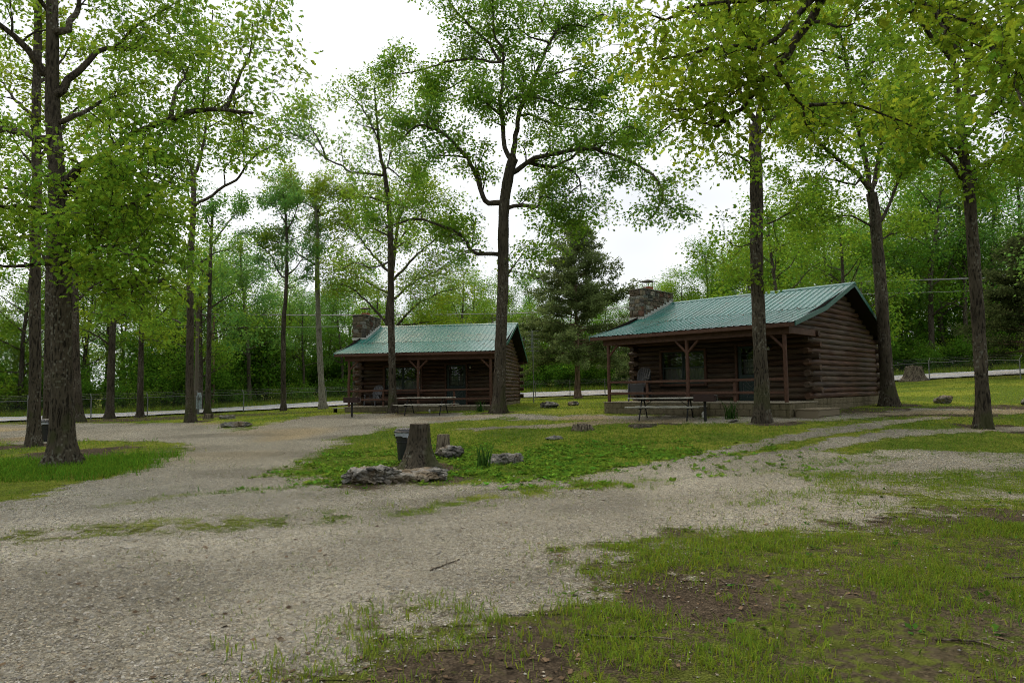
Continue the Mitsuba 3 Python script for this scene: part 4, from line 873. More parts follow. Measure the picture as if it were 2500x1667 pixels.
def cabin(key, yaw, loc, seed, courses, stone_tone, label, step_side):
    q = np.random.default_rng(seed)

    def W(m):
        return xf(m, yaw, loc)

    def logs_m():
        return ('m_log', 'm_log_red', 'm_log_pale')[q.choice(3, p=[.45, .35, .2])]

    def part(name, m, bsdf, smooth=False, **kw):
        m = join(m) if isinstance(m, list) else m
        return add(num(key + '__' + name), W(m), bsdf, smooth, **kw)
    tag(key, label, 'cabin')
    # walls: boards behind the logs keep the room dark; each log is a piece of its wall
    wf = part('wall', [box(-.2, .98, 2.22, 2.27, -.5, 2.42), box(2.93, 4.2, 2.22, 2.27, -.5, 2.42), box(5.19, 6.79, 2.22, 2.27, -.5, 2.42), box(.98, 2.93, 2.22, 2.27, -.5, .62), box(.98, 2.93, 2.22, 2.27, 1.93, 2.42), box(4.2, 5.19, 2.22, 2.27, 2.02, 2.42), box(4.2, 5.19, 2.22, 2.27, -.5, -.02)], 'm_interior')
    wr = part('wall', box(6.77, 6.8, 2.28, 8.95, -.5, 2.42), 'm_interior')
    wl = part('wall', box(-.2, -.17, 2.28, 8.95, -.5, 2.42), 'm_interior')
    wb = part('wall', box(-.16, 6.76, 8.93, 8.96, -.5, 2.42), 'm_interior')
    part('ceiling', box(-.16, 6.76, 2.28, 8.92, 2.40, 2.43), 'm_interior')
    part('floor_boards', box(-.16, 6.76, 2.28, 8.92, -.06, -.02), 'm_interior')
    front = []
    for i in range(12):
        z = .175 + .19 * i
        even = i % 2 == 0
        xl, xr = (-.30, 6.87) if even else (-.55 - q.uniform(0, .05), 7.10 + q.uniform(0, .06))
        cuts = []
        if .52 < z < 2.0:
            cuts.append((.93, 2.98))
        if z < 2.05:
            cuts.append((4.12, 5.27))
        a = xl
        for c0, c1 in cuts + [(xr, xr)]:
            front.append(((a, 2.235, z), (c0, 2.235, z), i)); a = c1
    for j, (a, b, i) in enumerate(front):
        add(num(wf + '__log'), W(log_mesh(a, b, .106, seed * 100 + j)), logs_m(), 30)
    for wkey, X, sd in ((wr, 6.785, 40), (wl, -.195, 70)):
        for i in range(12):
            z = .175 + .19 * i
            even = i % 2 == 0
            y0, y1 = (1.86 - q.uniform(0, .06), 9.30 + q.uniform(0, .06)) if even else (2.13, 9.07)
            add(num(wkey + '__log'), W(log_mesh((X, y0, z), (X, y1, z), .106, seed * 100 + sd + i)), logs_m(), 30)
    for i in range(12):
        z = .175 + .19 * i
        x0, x1 = (-.30, 6.87) if i % 2 == 0 else (-.57, 7.12)
        add(num(wb + '__log'), W(log_mesh((x0, 8.965, z), (x1, 8.965, z), .106, seed * 100 + 110 + i)), logs_m(), 30)
    # gable ends
    for X, sd in ((6.785, 130), (-.195, 150)):
        g = part('gable', prism([(.0, 2.44), (2.32, 3.02), (5.21, 4.10), (8.95, 2.44)], X - .012, X + .012), 'm_interior')
        for i in range(12, 22):
            z = .175 + .19 * i
            if z + .02 > 4.05:
                break
            zt = z + .10
            yf = np.interp(zt, [2.42, 3.08, 4.17], [-.02, 2.32, 5.21]); yr = np.interp(zt, [2.42, 4.17], [8.95, 5.21])
            if yr - yf > .3:
                add(num(g + '__log'), W(log_mesh((X, yf, z), (X, yr, z), .104, seed * 100 + sd + i)), logs_m(), 30)
    # foundation and porch
    fd = part('foundation', box(-.15, 6.93, .08, 2.2, -1.4, -.05, .01), 'm_mortar')
    part('porch_deck', box(-.2, 7.0, -.14, 2.2, -.035, 0, .01), 'm_concrete')
    for c in range(courses):
        zt = -.04 - .203 * c
        x = -.18 - (.2 if c % 2 else 0)
        while x < 6.97:
            a, b = max(x, -.18) + .004, min(x + .4, 6.98) - .004
            if b - a > .05:
                add(num(fd + '__block'), W(box(a, b, -.12 + q.normal(0, .003), .09, zt - .197, zt, .01)), 'm_block')
            x += .403
        y = .095 + (.1 if c % 2 else 0)
        if c % 2:
            add(num(fd + '__block'), W(box(6.8, 6.98, .095, .19, zt - .197, zt, .01)), 'm_block')
        while y < 2.12:
            b = min(y + .4, 2.13)
            add(num(fd + '__block'), W(box(6.8, 6.98 + q.normal(0, .003), y + .004, b - .004, zt - .197, zt, .01)), 'm_block')
            y += .403
    for c in range(courses + 1):
        zt = .075 - .203 * c
        y = 2.135 + (.2 if c % 2 else 0)
        if c % 2:
            add(num(fd + '__block'), W(box(6.62, 6.885, 2.135, 2.33, zt - .197, zt, .01)), 'm_block')
        while y < 9.05:
            b = min(y + .4, 9.06)
            add(num(fd + '__block'), W(box(6.62, 6.885 + q.normal(0, .003), y + .004, b - .004, zt - .197, zt, .01)), 'm_block')
            y += .403
    part('foundation_wall', box(-.28, 6.6, 2.25, 9.04, -1.4, -.08, .01), 'm_mortar')
    # posts, braces, beam, rails
    for X in (0, 3.4, 6.85):
        part('post', log_mesh((X, 0, 0), (X, 0, 2.15), .066, seed + int(X * 10), 10), 'm_trim', 30)
    for X, s in ((0, 1), (3.4, -1), (3.4, 1), (6.85, -1)):
        part('brace', tube([(X + s * .04, 0, 1.74), (X + s * .44, 0, 2.14)], [.045, .045], 8), 'm_trim', 30)
    part('beam', [box(-.19, 7.04, -.075, -.004, 2.15, 2.40), box(-.19, 7.04, .004, .075, 2.15, 2.395)], 'm_trim')
    for X in (-.15, 7.0):
        part('side_beam', box(X - .04, X + .04, .08, 2.1, 2.17, 2.38), 'm_trim')
    for a, b in ((.06, 3.34), (3.46, 6.79)):
        for z in (.735, .315):
            dz = q.normal(0, .008)
            part('porch_rail', bar((a, -.0, z + dz), (b, -.0, z - dz), .05, .085), 'm_trim')
    for X in (1.68, 5.10):
        part('baluster', box(X - .05, X + .05, .03, .075, 0, .775), 'm_trim')
    # roof
    rk = part('roof', [prism([(CH[0][0], CH[0][1] - .03), (CH[1][0], CH[1][1] - .03), (CH[2][0], CH[2][1] - .03), (CH[2][0], CH[2][1] - .13), (CH[1][0], CH[1][1] - .13), (CH[0][0], CH[0][1] - .11)], -.6, 7.30),
                       prism([(CH[2][0], CH[2][1] - .03), (CH[3][0], CH[3][1] - .03), (CH[3][0], CH[3][1] - .11), (CH[2][0], CH[2][1] - .13)], -.6, 7.30)], 'm_dark_wood')
    pw = 7.96 / 9
    for i in range(9):
        xa = -.63 + i * pw
        for a, b, lf in ((CH[0], CH[1], 0), (CH[1], CH[2], .006), (CH[3], CH[2], 0)):
            j = q.normal(0, .002)
            aa = (a[0] - .03, a[1] - .008 + .004) if a is CH[0] else a
            add(num(rk + '__panel'), W(panel(xa, xa + pw, aa, b, lf + j)), 'm_roof')
    # dead leaves caught on the sheets
    xs = q.uniform(-.5, 7.2, 150); ys = np.where(q.uniform(0, 1, 150) < .55, q.normal(2.25, .22, 150), q.uniform(-.25, 5.0, 150))
    zs = np.array([roof_z(y) for y in ys]) + .02
    aa_ = q.uniform(0, 2 * PI, 150)
    lv, lf_, lc = leaf_mesh(np.stack([xs, ys, zs], -1), q.uniform(.05, .13, 150), unit(np.stack([np.cos(aa_), np.sin(aa_), .3 * np.sin(aa_)], -1)), unit(q.normal(0, .2, (150, 3)) + [0, -.3, 1]), np.array([(.14, .09, .05)]) * q.uniform(.4, 1.3, (150, 1)))
    add(rk + '__leaf_litter', W((lv, lf_)), 'm_pebble', False, color=lc, kind='stuff')
    # ridge cap, rake trim, fascia
    yr, zr = CH[2]
    add(rk + '__ridge_cap', W(prism([(yr - .17, zr - .035), (yr, zr + .045), (yr + .17, zr - .045), (yr + .17, zr - .06), (yr, zr + .02), (yr - .17, zr - .05)], -.64, 7.38)), 'm_roof')
    for X in (7.33, -.66):
        for a, b in ((CH[0], CH[1]), (CH[1], CH[2]), (CH[2], CH[3])):
            add(num(rk + '__rake_trim'), W(prism([(a[0], a[1] + .03), (b[0], b[1] + .03), (b[0], b[1] - .13), (a[0], a[1] - .13)], X, X + .03)), 'm_green_trim')
    add(num(rk + '__fascia'), W(box(-.62, 7.32, -.345, -.305, 2.35, 2.475)), 'm_trim')
    add(num(rk + '__fascia'), W(box(-.62, 7.32, 9.16, 9.2, 2.24, 2.37)), 'm_trim')
    # chimney of rubble stone
    ck = part('chimney', box(-1.03, -.36, 3.04, 5.36, -1.3, 4.68, .02), 'm_mortar')
    pal = np.array([(.20, .165, .12), (.13, .10, .075), (.235, .205, .165), (.16, .09, .065), (.26, .25, .225), (.11, .10, .09)])

    def rubble(face, u0, u1, z0, z1):
        z = z0
        while z < z1 - .04:
            h = min(q.uniform(.09, .27), z1 - z)
            u = u0
            while u < u1 - .03:
                w = min(q.uniform(.14, .42) * (.7 + h), u1 - u)
                if u1 - (u + w) < .09:
                    w = u1 - u
                sub = 2 if (h > .2 and q.uniform() < .35) else 1
                for sI in range(sub):
                    za, zb = z + h * sI / sub + .008, z + h * (sI + 1) / sub - .008
                    ua, ub = u + .008, u + w - .008
                    pr = q.uniform(.012, .05)
                    if face == 'front':
                        m = box(ua, ub, 3.03 - pr, 3.1, za, zb, .022, .009)
                    elif face == 'right':
                        m = box(-.43, -.35 + pr, ua, ub, za, zb, .022, .009)
                    elif face == 'left':
                        m = box(-1.04 - pr, -.97, ua, ub, za, zb, .022, .009)
                    else:
                        m = box(ua, ub, 5.3, 5.37 + pr, za, zb, .022, .009)
                    m = W(m)
                    col = pal[q.choice(6, p=[.3, .18, .17, .1, .12, .13])] * q.uniform(.7, 1.25) * stone_tone
                    scene[num(ck + '__stone')] = mikit.ply(m, 'm_stone', False, None, np.tile(col, (len(m[0]), 1)))
                u += w
            z += h
    rubble('front', -1.05, -.33, 3.15, 4.70); rubble('right', 3.02, 5.38, 3.15, 4.70); rubble('left', 3.02, 5.38, 2.6, 4.70)
    rubble('front', -1.05, -.33, -.6, 3.13)
    part('chimney_crown', box(-1.08, -.30, 2.98, 5.42, 4.70, 4.74, .015, .004), 'm_mortar')
    part('flue', box(-.84, -.50, 3.72, 4.06, 4.74, 4.90, .01), 'm_clay')
    cap = part('chimney_cap', [tube([(x, y, 4.88), (x, y, 5.14)], [.012, .012], 4) for x in (-.82, -.52) for y in (3.74, 4.04)], 'm_black_metal')
    add(cap + '__hood', W(([( -.95, 3.61, 5.13), (-.39, 3.61, 5.13), (-.39, 4.17, 5.13), (-.95, 4.17, 5.13), (-.67, 3.89, 5.24)], np.array([[0, 1, 4], [1, 2, 4], [2, 3, 4], [3, 0, 4], [0, 2, 1], [0, 3, 2]]))), 'm_black_metal')
    n = 9
    for i in range(n):
        y0 = 3.0 + i * (5.21 - 3.0) / n; y1 = y0 + (5.21 - 3.0) / n
        zt = roof_z(y1) + .10
        add(num(ck + '__flashing'), W(box(-.30, -.288, y0 + .004, y1 - .004, roof_z(y0) - .03, zt, .002)), 'm_flashing')
    add(num(ck + '__flashing'), W(box(-1.06, -.292, 2.945, 2.96, roof_z(2.95) - .03, roof_z(2.95) + .10, .002)), 'm_flashing')
    # window: two sashes side by side, curtains behind
    wk = part('window', [box(.93, 1.03, 2.085, 2.3, .56, 1.99), box(2.88, 2.98, 2.085, 2.3, .56, 1.99), box(1.03, 2.88, 2.085, 2.3, 1.90, 1.99), box(1.03, 2.88, 2.07, 2.3, .56, .66)], 'm_trim')
    for a, b in ((1.03, 1.94), (1.97, 2.88)):
        add(num(wk + '__sash'), W(join([box(a, a + .05, 2.17, 2.21, .66, 1.90, .004), box(b - .05, b, 2.17, 2.21, .66, 1.90, .004), box(a + .05, b - .05, 2.17, 2.21, 1.85, 1.90, .004), box(a + .05, b - .05, 2.17, 2.21, .66, .72, .004), box(a + .05, b - .05, 2.165, 2.215, 1.25, 1.31, .004)])), 'm_door')
        for z0, z1 in ((.72, 1.25), (1.31, 1.85)):
            add(num(wk + '__pane'), W(([(a + .05, 2.195, z0), (b - .05, 2.195, z0), (b - .05, 2.195, z1), (a + .05, 2.195, z1)], [[0, 1, 2], [0, 2, 3]])), 'm_glass')
        xs = np.linspace(a - .02, b + .02, 40); yy = 2.33 + .018 * np.sin(xs * 46 + seed)
        v = np.vstack([np.c_[xs, yy, np.full(40, .68)], np.c_[xs, yy + .01, np.full(40, 1.28)]]); k = np.arange(39)
        add(num(wk + '__curtain'), W((v, np.stack([k, k + 1, k + 41, k + 40], 1))), 'm_curtain', True)
    add(wk + '__mullion', W(box(1.94, 1.97, 2.15, 2.23, .66, 1.90, .003)), 'm_door')
    # door
    dk = part('door', [box(4.12, 4.2, 2.085, 2.3, -.02, 2.05), box(5.19, 5.27, 2.085, 2.3, -.02, 2.05), box(4.2, 5.19, 2.085, 2.3, 1.98, 2.05)], 'm_trim')
    add(dk + '__leaf', W(join([box(4.21, 4.345, 2.16, 2.2, .01, 1.97), box(5.045, 5.18, 2.16, 2.2, .01, 1.97), box(4.345, 5.045, 2.16, 2.2, 1.88, 1.97), box(4.345, 5.045, 2.16, 2.2, .82, .95), box(4.345, 5.045, 2.162, 2.198, .01, .82)])), 'm_door')
    add(dk + '__pane', W(([(4.345, 2.185, .95), (5.045, 2.185, .95), (5.045, 2.185, 1.88), (4.345, 2.185, 1.88)], [[0, 1, 2], [0, 2, 3]])), 'm_glass')
    for X in (4.578, 4.812):
        add(num(dk + '__muntin'), W(box(X - .014, X + .014, 2.168, 2.181, .95, 1.88, .003)), 'm_door')
    for z in (1.18, 1.415, 1.65):
        add(num(dk + '__muntin'), W(box(4.345, 5.045, 2.165, 2.1675, z - .014, z + .014, .001)), 'm_door')
    cx, cz, R = 4.695, .42, .30
    orn = []
    for a in range(4):
        t = a * PI / 2
        d = np.array([math.cos(t), math.sin(t)]); s = np.array([-d[1], d[0]])
        pts = [d * .06, d * R + s * .2, d * R - s * .2, d * .06]
        for u, w in zip(pts[:-1], pts[1:]):
            orn.append(tube([(cx + u[0], 2.15, cz + u[1]), (cx + w[0], 2.15, cz + w[1])], [.011, .011], 5))
    add(dk + '__ornament', W(join(orn)), 'm_ornament', label='pale metal star of four triangles on the lower half of the door')
    add(dk + '__handle', W(join([tube([(5.11, 2.16, 1.0), (5.11, 2.10, 1.0), (5.11, 2.09, 1.03), (5.11, 2.10, 1.14), (5.11, 2.16, 1.14)], [.009] * 5, 6)])), 'm_galvanised')
    add(dk + '__curtain', W(box(4.36, 5.03, 2.30, 2.305, .97, 1.5, .002)), 'm_curtain')
    lk = part('porch_light', [box(5.40, 5.50, 2.06, 2.13, 1.86, 1.98, .01), tube([(5.45, 2.08, 1.9), (5.45, 1.99, 1.95), (5.45, 1.96, 1.88)], [.012] * 3, 6)], 'm_black_metal')
    add(lk + '__shade', W(xf(lathe([(.001, .06), (.03, .05), (.055, -.05), (.05, -.055), (.001, -.05)], 10), 0, (5.45, 1.96, 1.84))), 'm_white', 30)


RC = (-0.7747, (3.717, 26.332, 1.114))
LC = (-0.1545, (-7.765, 32.493, .918))
cabin(num('log_cabin'), LC[0], LC[1], 3, 2, .8, 'smaller log cabin with a green metal roof, farther away behind the crooked oak', 0)
cabin(num('log_cabin'), RC[0], RC[1], 5, 3, 1.1, 'larger log cabin with a green metal roof and its log side in view', 1)


def loc_of(c, x, y, z=0):
    v, _ = xf((np.array([[x, y, z]], float), None), c[0], c[1])
    return v[0]


# wooden step box beside the larger porch, small step at the left end of the other
k = num('porch_step')
for i in range(3):
    add(num(k + '__plank'), xf(box(7.03, 7.76, .1 + i * .63, .1 + (i + 1) * .63 - .012, -.245, -.205, .006), *RC), 'm_step')
add(k + '__frame', xf(join([box(7.05, 7.74, .12, .16, -.62, -.247), box(7.70, 7.74, .165, 1.955, -.44, -.247), box(7.705, 7.735, .165, 1.955, -.62, -.455), box(7.05, 7.74, 1.96, 2.0, -.62, -.247), box(7.05, 7.09, .165, 1.955, -.62, -.247)]), *RC), 'm_step')
tag(k, 'low weathered wooden step box beside the end of the larger porch', 'step')
k = num('porch_step')
add(k + '__plank', xf(box(-.98, -.22, .35, .75, -.10, -.065, .006), *LC), 'm_old_wood')
for X in (-.94, -.30):
    add(num(k + '__leg'), xf(box(X, X + .04, .37, .73, -.5, -.102), *LC), 'm_dark_wood')
tag(k, 'small plank step at the left end of the smaller porch', 'step')


# ---------------------------------------------------------------- plastic porch chairs
def chair(key, yaw, loc, label, group=None):
    def W(m):
        return xf(m, yaw, loc)
    for i in range(5):
        y = -.02 + i * .1
        add(num(key + '__seat_slat'), W(xf(box(-.27, .27, -.044, .044, -.009, .009), 0, (0, y, .36 - i * .022 + (-.01 if i == 0 else 0)))), 'm_chair')
    for i in range(6):
        x = (i - 2.5) * .086
        top = .98 - abs(x) ** 2 * 1.6
        m = bar((x * .82, .44, .28), (x * 1.12, .44 + (top - .28) * .42, top), .072, .016)
        add(num(key + '__back_slat'), W(m), 'm_chair')
    add(key + '__back_rim', W(tube(spline([(-.25, .53, .5), (-.27, .66, .8), (-.18, .74, .96), (0, .755, 1.0), (.18, .74, .96), (.27, .66, .8), (.25, .53, .5)], 18), .018, 6)), 'm_chair', 30)
    for s in (-1, 1):
        add(num(key + '__armrest'), W(bar((s * .33, -.06, .54), (s * .30, .55, .52), .10, .022)), 'm_chair')
        add(num(key + '__leg'), W(bar((s * .30, -.02, .53), (s * .31, -.10, 0), .05, .06)), 'm_chair')
        add(num(key + '__leg'), W(bar((s * .28, .30, .52), (s * .29, .62, 0), .05, .06)), 'm_chair')
    add(key + '__apron', W(box(-.27, .27, -.085, -.065, .24, .37)), 'm_chair')
    tag(key, label, 'chair', group)


for i, w in enumerate(('bottom chair', 'second chair up', 'third chair up', 'top chair')):
    p = loc_of(RC, .62, .95, .105 * i)
    chair(num('porch_chair'), RC[0] + .12, p, w + ' in the stack of black plastic chairs on the larger porch', 'stacked porch chairs')
chair(num('porch_chair'), LC[0] - .25, loc_of(LC, .72, .95), 'black plastic slat-back chair alone on the smaller porch')


# ---------------------------------------------------------------- picnic tables, grills, capped pipes
def picnic(key, x, y, yaw, label):
    z = float(gz(x, y))

    def W(m):
        return xf(m, yaw, (x, y, z))
    r = np.random.default_rng(int(abs(x) * 100))
    for i in range(5):
        yy = (i - 2) * .146
        add(num(key + '__plank'), W(box(-1.22 + r.normal(0, .012), 1.22 + r.normal(0, .012), yy - .069, yy + .069, .715, .755, .008)), 'm_old_wood')
    for s in (-1, 1):
        for j in (0, 1):
            yy = s * (.62 + j * .146)
            add(num(key + '__bench_plank'), W(box(-1.22 + r.normal(0, .012), 1.22 + r.normal(0, .012), yy - .069, yy + .069, .425, .463, .008)), 'm_old_wood')
    for X in (-.78, .78):
        for s in (-1, 1):
            add(num(key + '__leg'), W(tube([(X, s * .12, .70), (X + .0, s * .22, .60), (X, s * .62, 0)], [.024] * 3, 8)), 'm_black_metal', 30)
        add(num(key + '__cross_bar'), W(tube([(X + .05, -.80, .40), (X + .05, .80, .40)], [.022, .022], 8)), 'm_black_metal', 30)
        add(num(key + '__brace'), W(tube([(X, 0, .68), (X * .55, 0, .69), (X, 0.0, .42)], [.015] * 3, 6)), 'm_black_metal', 30)
    add(key + '__rail', W(tube([(-.9, 0, .69), (.9, 0, .69)], [.02, .02], 6)), 'm_black_metal', 30)
    tag(key, label, 'picnic table')


picnic(num('picnic_table'), -3.75, 29.75, -.2, 'weathered white picnic table in front of the smaller cabin')
picnic(num('picnic_table'), 5.15, 23.05, -.42, 'weathered white picnic table in front of the larger cabin')


def grill(key, x, y, yaw, label):
    z = float(gz(x, y))

    def W(m):
        return xf(m, yaw, (x, y, z))
    add(key + '__post', W(tube([(0, 0, -.2), (0, 0, .63)], [.045, .045], 10)), 'm_black_metal', 30)
    add(key + '__firebox', W(join([box(-.32, .32, -.2, -.19, .63, .86), box(-.32, .32, .19, .2, .63, .86), box(-.32, -.31, -.188, .188, .63, .86), box(.31, .32, -.188, .188, .63, .86), box(-.308, .308, -.188, .188, .63, .64)])), 'm_grill')
    add(key + '__grate', W(join([tube([(-.3, yy, .845), (.3, yy, .845)], [.006] * 2, 5) for yy in np.linspace(-.17, .17, 10)])), 'm_black_metal')
    add(key + '__handle', W(tube([(.32, -.1, .83), (.40, -.1, .85), (.40, -.1, .64), (.32, -.1, .64)], [.008] * 4, 5)), 'm_galvanised')
    tag(key, label, 'grill')


grill(num('pedestal_grill'), -6.98, 29.75, -.1, 'black pedestal grill left of the picnic table at the smaller cabin')
grill(num('pedestal_grill'), 6.12, 21.85, -.45, 'dark pedestal grill right of the picnic table at the larger cabin')
for x, y, s, lab in ((6.38, 23.0, 1.0, 'short white capped pipe in the ground beside the grill at the larger cabin'), (-3.75, 30.9, .75, 'short white capped pipe under the picnic table at the smaller cabin')):
    k = num('capped_pipe'); z = float(gz(x, y))
    add(k + '__pipe', xf(lathe([(.05, -.1), (.05, .09), (.062, .095), (.062, .12), (.001, .12)], 12), 0, (x, y, z), scale=s), 'm_white', 30)
    add(k + '__cap', xf(lathe([(.058, .121), (.06, .15), (.045, .17), (.03, .18), (.03, .21), (.001, .215)], 12), 0, (x, y, z), scale=s), 'm_white', 30)
    tag(k, lab, 'pipe')


# ---------------------------------------------------------------- trash cans
def trash_can(key, x, y, label, yaw=0.0):
    z = float(gz(x, y))

    def W(m):
        return xf(m, yaw, (x, y, z))
    prof = [(.001, 0), (.20, 0), (.215, .02), (.245, .44), (.262, .45), (.262, .47), (.25, .475), (.27, .66), (.285, .665), (.285, .69), (.26, .69)]
    add(key + '__body', W(lathe(prof, 24)), 'm_plastic', 30)
    ang = np.linspace(0, 2 * PI, 37)[:-1]; r = np.random.default_rng(5)
    zl = .55 + .04 * np.sin(ang * 2 + .5) + .05 * np.sin(ang + 2.6) + r.normal(0, .008, 36)
    top = np.c_[.292 * np.cos(ang), .292 * np.sin(ang), np.full(36, .688)]
    mid = np.c_[.288 * np.cos(ang), .288 * np.sin(ang), (zl + .69) / 2]
    low = np.c_[.278 * np.cos(ang) * (1 + .01 * np.sin(ang * 9)), .278 * np.sin(ang) * (1 + .01 * np.sin(ang * 9)), zl]
    kk = np.arange(36); nx_ = (kk + 1) % 36
    add(key + '__liner', W((np.vstack([top, mid, low]), tri(np.vstack([np.stack([kk, nx_, nx_ + 36, kk + 36], 1), np.stack([kk + 36, nx_ + 36, nx_ + 72, kk + 72], 1)])))), 'm_liner', True)
    add(key + '__lid', W(lathe([(.30, .675), (.312, .68), (.312, .70), (.29, .715), (.27, .755), (.20, .775), (.001, .785)], 24)), 'm_plastic', 30)
    for s in (-1, 1):
        add(num(key + '__handle'), W(join([box(s * .27 - .035, s * .27 + .035, -.08, .08, .60, .63, .008)])), 'm_plastic')
    tag(key, label, 'trash can')


trash_can(num('trash_can'), -2.42, 15.75, 'black lidded trash can with a grey liner behind the tall stump')
trash_can(num('trash_can'), -16.1, 23.8, 'black lidded trash can standing between the trunks at the left', 1.0)


# ---------------------------------------------------------------- stumps and rocks
def stump(key, x, y, h, r0, r1, label, seed, flare=.9, mat_='m_bark', tilt=(0, 0), cut=0.0, fh=.28):
    z = float(gz(x, y))
    path = [(x, y, z), (x + tilt[0] * .5, y + tilt[1] * .5, z + h * .5), (x + tilt[0], y + tilt[1], z + h)]
    m = trunk_mesh(path, r0, r1, 14, 28, flare, seed, fh)
    v, f = m
    v = np.array(v)
    top = v[:, 2] > z + h - .01
    if cut:
        j = np.random.default_rng(seed)
        lim = z + h - cut * meshkit.fbm(np.c_[v[:, :2] * 7, v[:, 2] * 0], 3, seed)
        v[:, 2] = np.minimum(v[:, 2], lim)
    add(key + '__trunk', (v, f), mat_, 40)
    if not cut:
        add(key + '__cut_face', xf(lathe([(r1 * .93, .0), (r1 * .9, .012), (.001, .014)], 20), 0, (x + tilt[0], y + tilt[1], z + h - .002)), 'm_dead_wood', 30)
    tag(key, label, 'stump')


stump(num('tree_stump'), -1.98, 14.5, .93, .245, .205, 'tall bark-covered stump behind the big flat rock', 21, 1.05, 'm_bark', (0.02, 0), 0, .26)
stump(num('tree_stump'), -1.72, 16.9, .50, .16, .15, 'weathered grey stump just right of the tall stump', 22, .2, 'm_dead_wood')
stump(num('tree_stump'), 2.15, 21.5, .24, .24, .2, 'low broken stump in the grass, left of the picnic table at the larger cabin', 23, .4, 'm_dead_wood', cut=.14)
stump(num('tree_stump'), 4.05, 21.4, .13, .30, .24, 'flat mossy stump in the grass near the larger cabin', 24, .5, 'm_bark', cut=.1)
stump(num('tree_stump'), 28.3, 48.2, 1.15, .62, .52, 'large dark stump by the fence, right of the larger cabin', 25, .45, 'm_dead_wood', cut=.3)
stump(num('tree_stump'), -14.9, 33.6, .30, .22, .2, 'dark rotten stump chunk beside the rock under the meter pole', 26, .2, 'm_dead_wood', cut=.1)
_ico4, _ico5 = icosphere(4), icosphere(5)


def rock(key, x, y, size, yaw, label, seed, sink=.3, ridge=.10):
    _ico = _ico5 if size[0] > .9 else _ico4
    v = _ico[0].copy()
    rr = np.random.default_rng(seed)
    for _ in range(16):
        d = unit(rr.normal(0, 1, 3)); h = rr.uniform(.62, .9)
        k = np.maximum(v @ d - h, 0)
        v = v - k[:, None] * d * .9
    S = np.array(size) / 2
    n = meshkit.fbm(v * S * 2.6 + seed, 4, seed) - .5
    rg_ = np.abs(meshkit.fbm(v * S * 4.5 + seed * 3, 4, seed + 5) - .5)
    n2 = meshkit.fbm(v * S * 11 + seed, 4, seed + 9) - .5
    v = v * (1 + .75 * n - .22 * np.exp(-rg_ * 26))[:, None]
    v[:, 2] = np.where(v[:, 2] > .5, .5 + (v[:, 2] - .5) * .45, v[:, 2])
    v = v * S
    nr = unit(v / S**2)
    v = v + nr * (n2 * .16 * min(1, 2.2 * size[2]) * .9)[:, None]
    if ridge > .5:
        v = v + nr * (.05 * (meshkit.noise(np.c_[v[:, 0] * 1.6, v[:, 1] * 9, v[:, 2] * 16], seed) - .5))[:, None]
    z = float(gz(x, y))
    m = xf((v, _ico[1]), yaw, (x, y, z + size[2] / 2 - sink * size[2]))
    add(key, m, 'm_rock', 28, label=label, cat='rock')


rock(num('rock'), -2.52, 12.35, (1.55, 1.1, .50), .05, 'big grey flat rock in front of the tall stump', 31)
rock(num('rock'), -1.62, 12.7, (1.3, .9, .36), .1, 'low pale rock slab at the foot of the tall stump, right of the big rock', 32)
rock(num('rock'), -1.48, 16.3, (.66, .5, .46), -.4, 'brownish rock behind the tall stump with a grey stump on it', 33, .25)
rock(num('rock'), -.1, 14.95, (.98, .6, .38), .1, 'pale lichened rock in the green weeds right of the tall stump', 34, .3)
rock(num('rock'), 1.17, 19.6, (.62, .4, .2), .2, 'small flat rock in the grass near the broken stump', 35)
rock(num('rock'), 1.62, 31.6, (1.02, .6, .46), -.1, 'lichened grey boulder on the lawn between the cabins', 36, .2)
rock(num('rock'), -11.0, 27.4, (1.32, .7, .34), .15, 'long low striped rock at the edge of the gravel, below the meter box', 37, .25, .9)
rock(num('rock'), -13.5, 32.6, (.95, .5, .34), .1, 'grey rock beside the rotten stump under the meter pole', 38)
rock(num('rock'), 16.85, 26.9, (.82, .6, .46), .1, 'round brown boulder on the lawn right of the larger cabin', 39, .15)
rock(num('rock'), 19.2, 25.4, (.9, .6, .42), .5, 'knobbly rock at the right edge of the lawn', 40, .2)
rock(num('rock'), 6.85, 21.3, (.45, .3, .14), .5, 'small pale rock by the foot of the larger porch', 41)
rock(num('rock'), 2.9, 33.0, (.62, .5, .36), .3, 'grey rock half hidden by the left end of the larger porch', 42, .2)

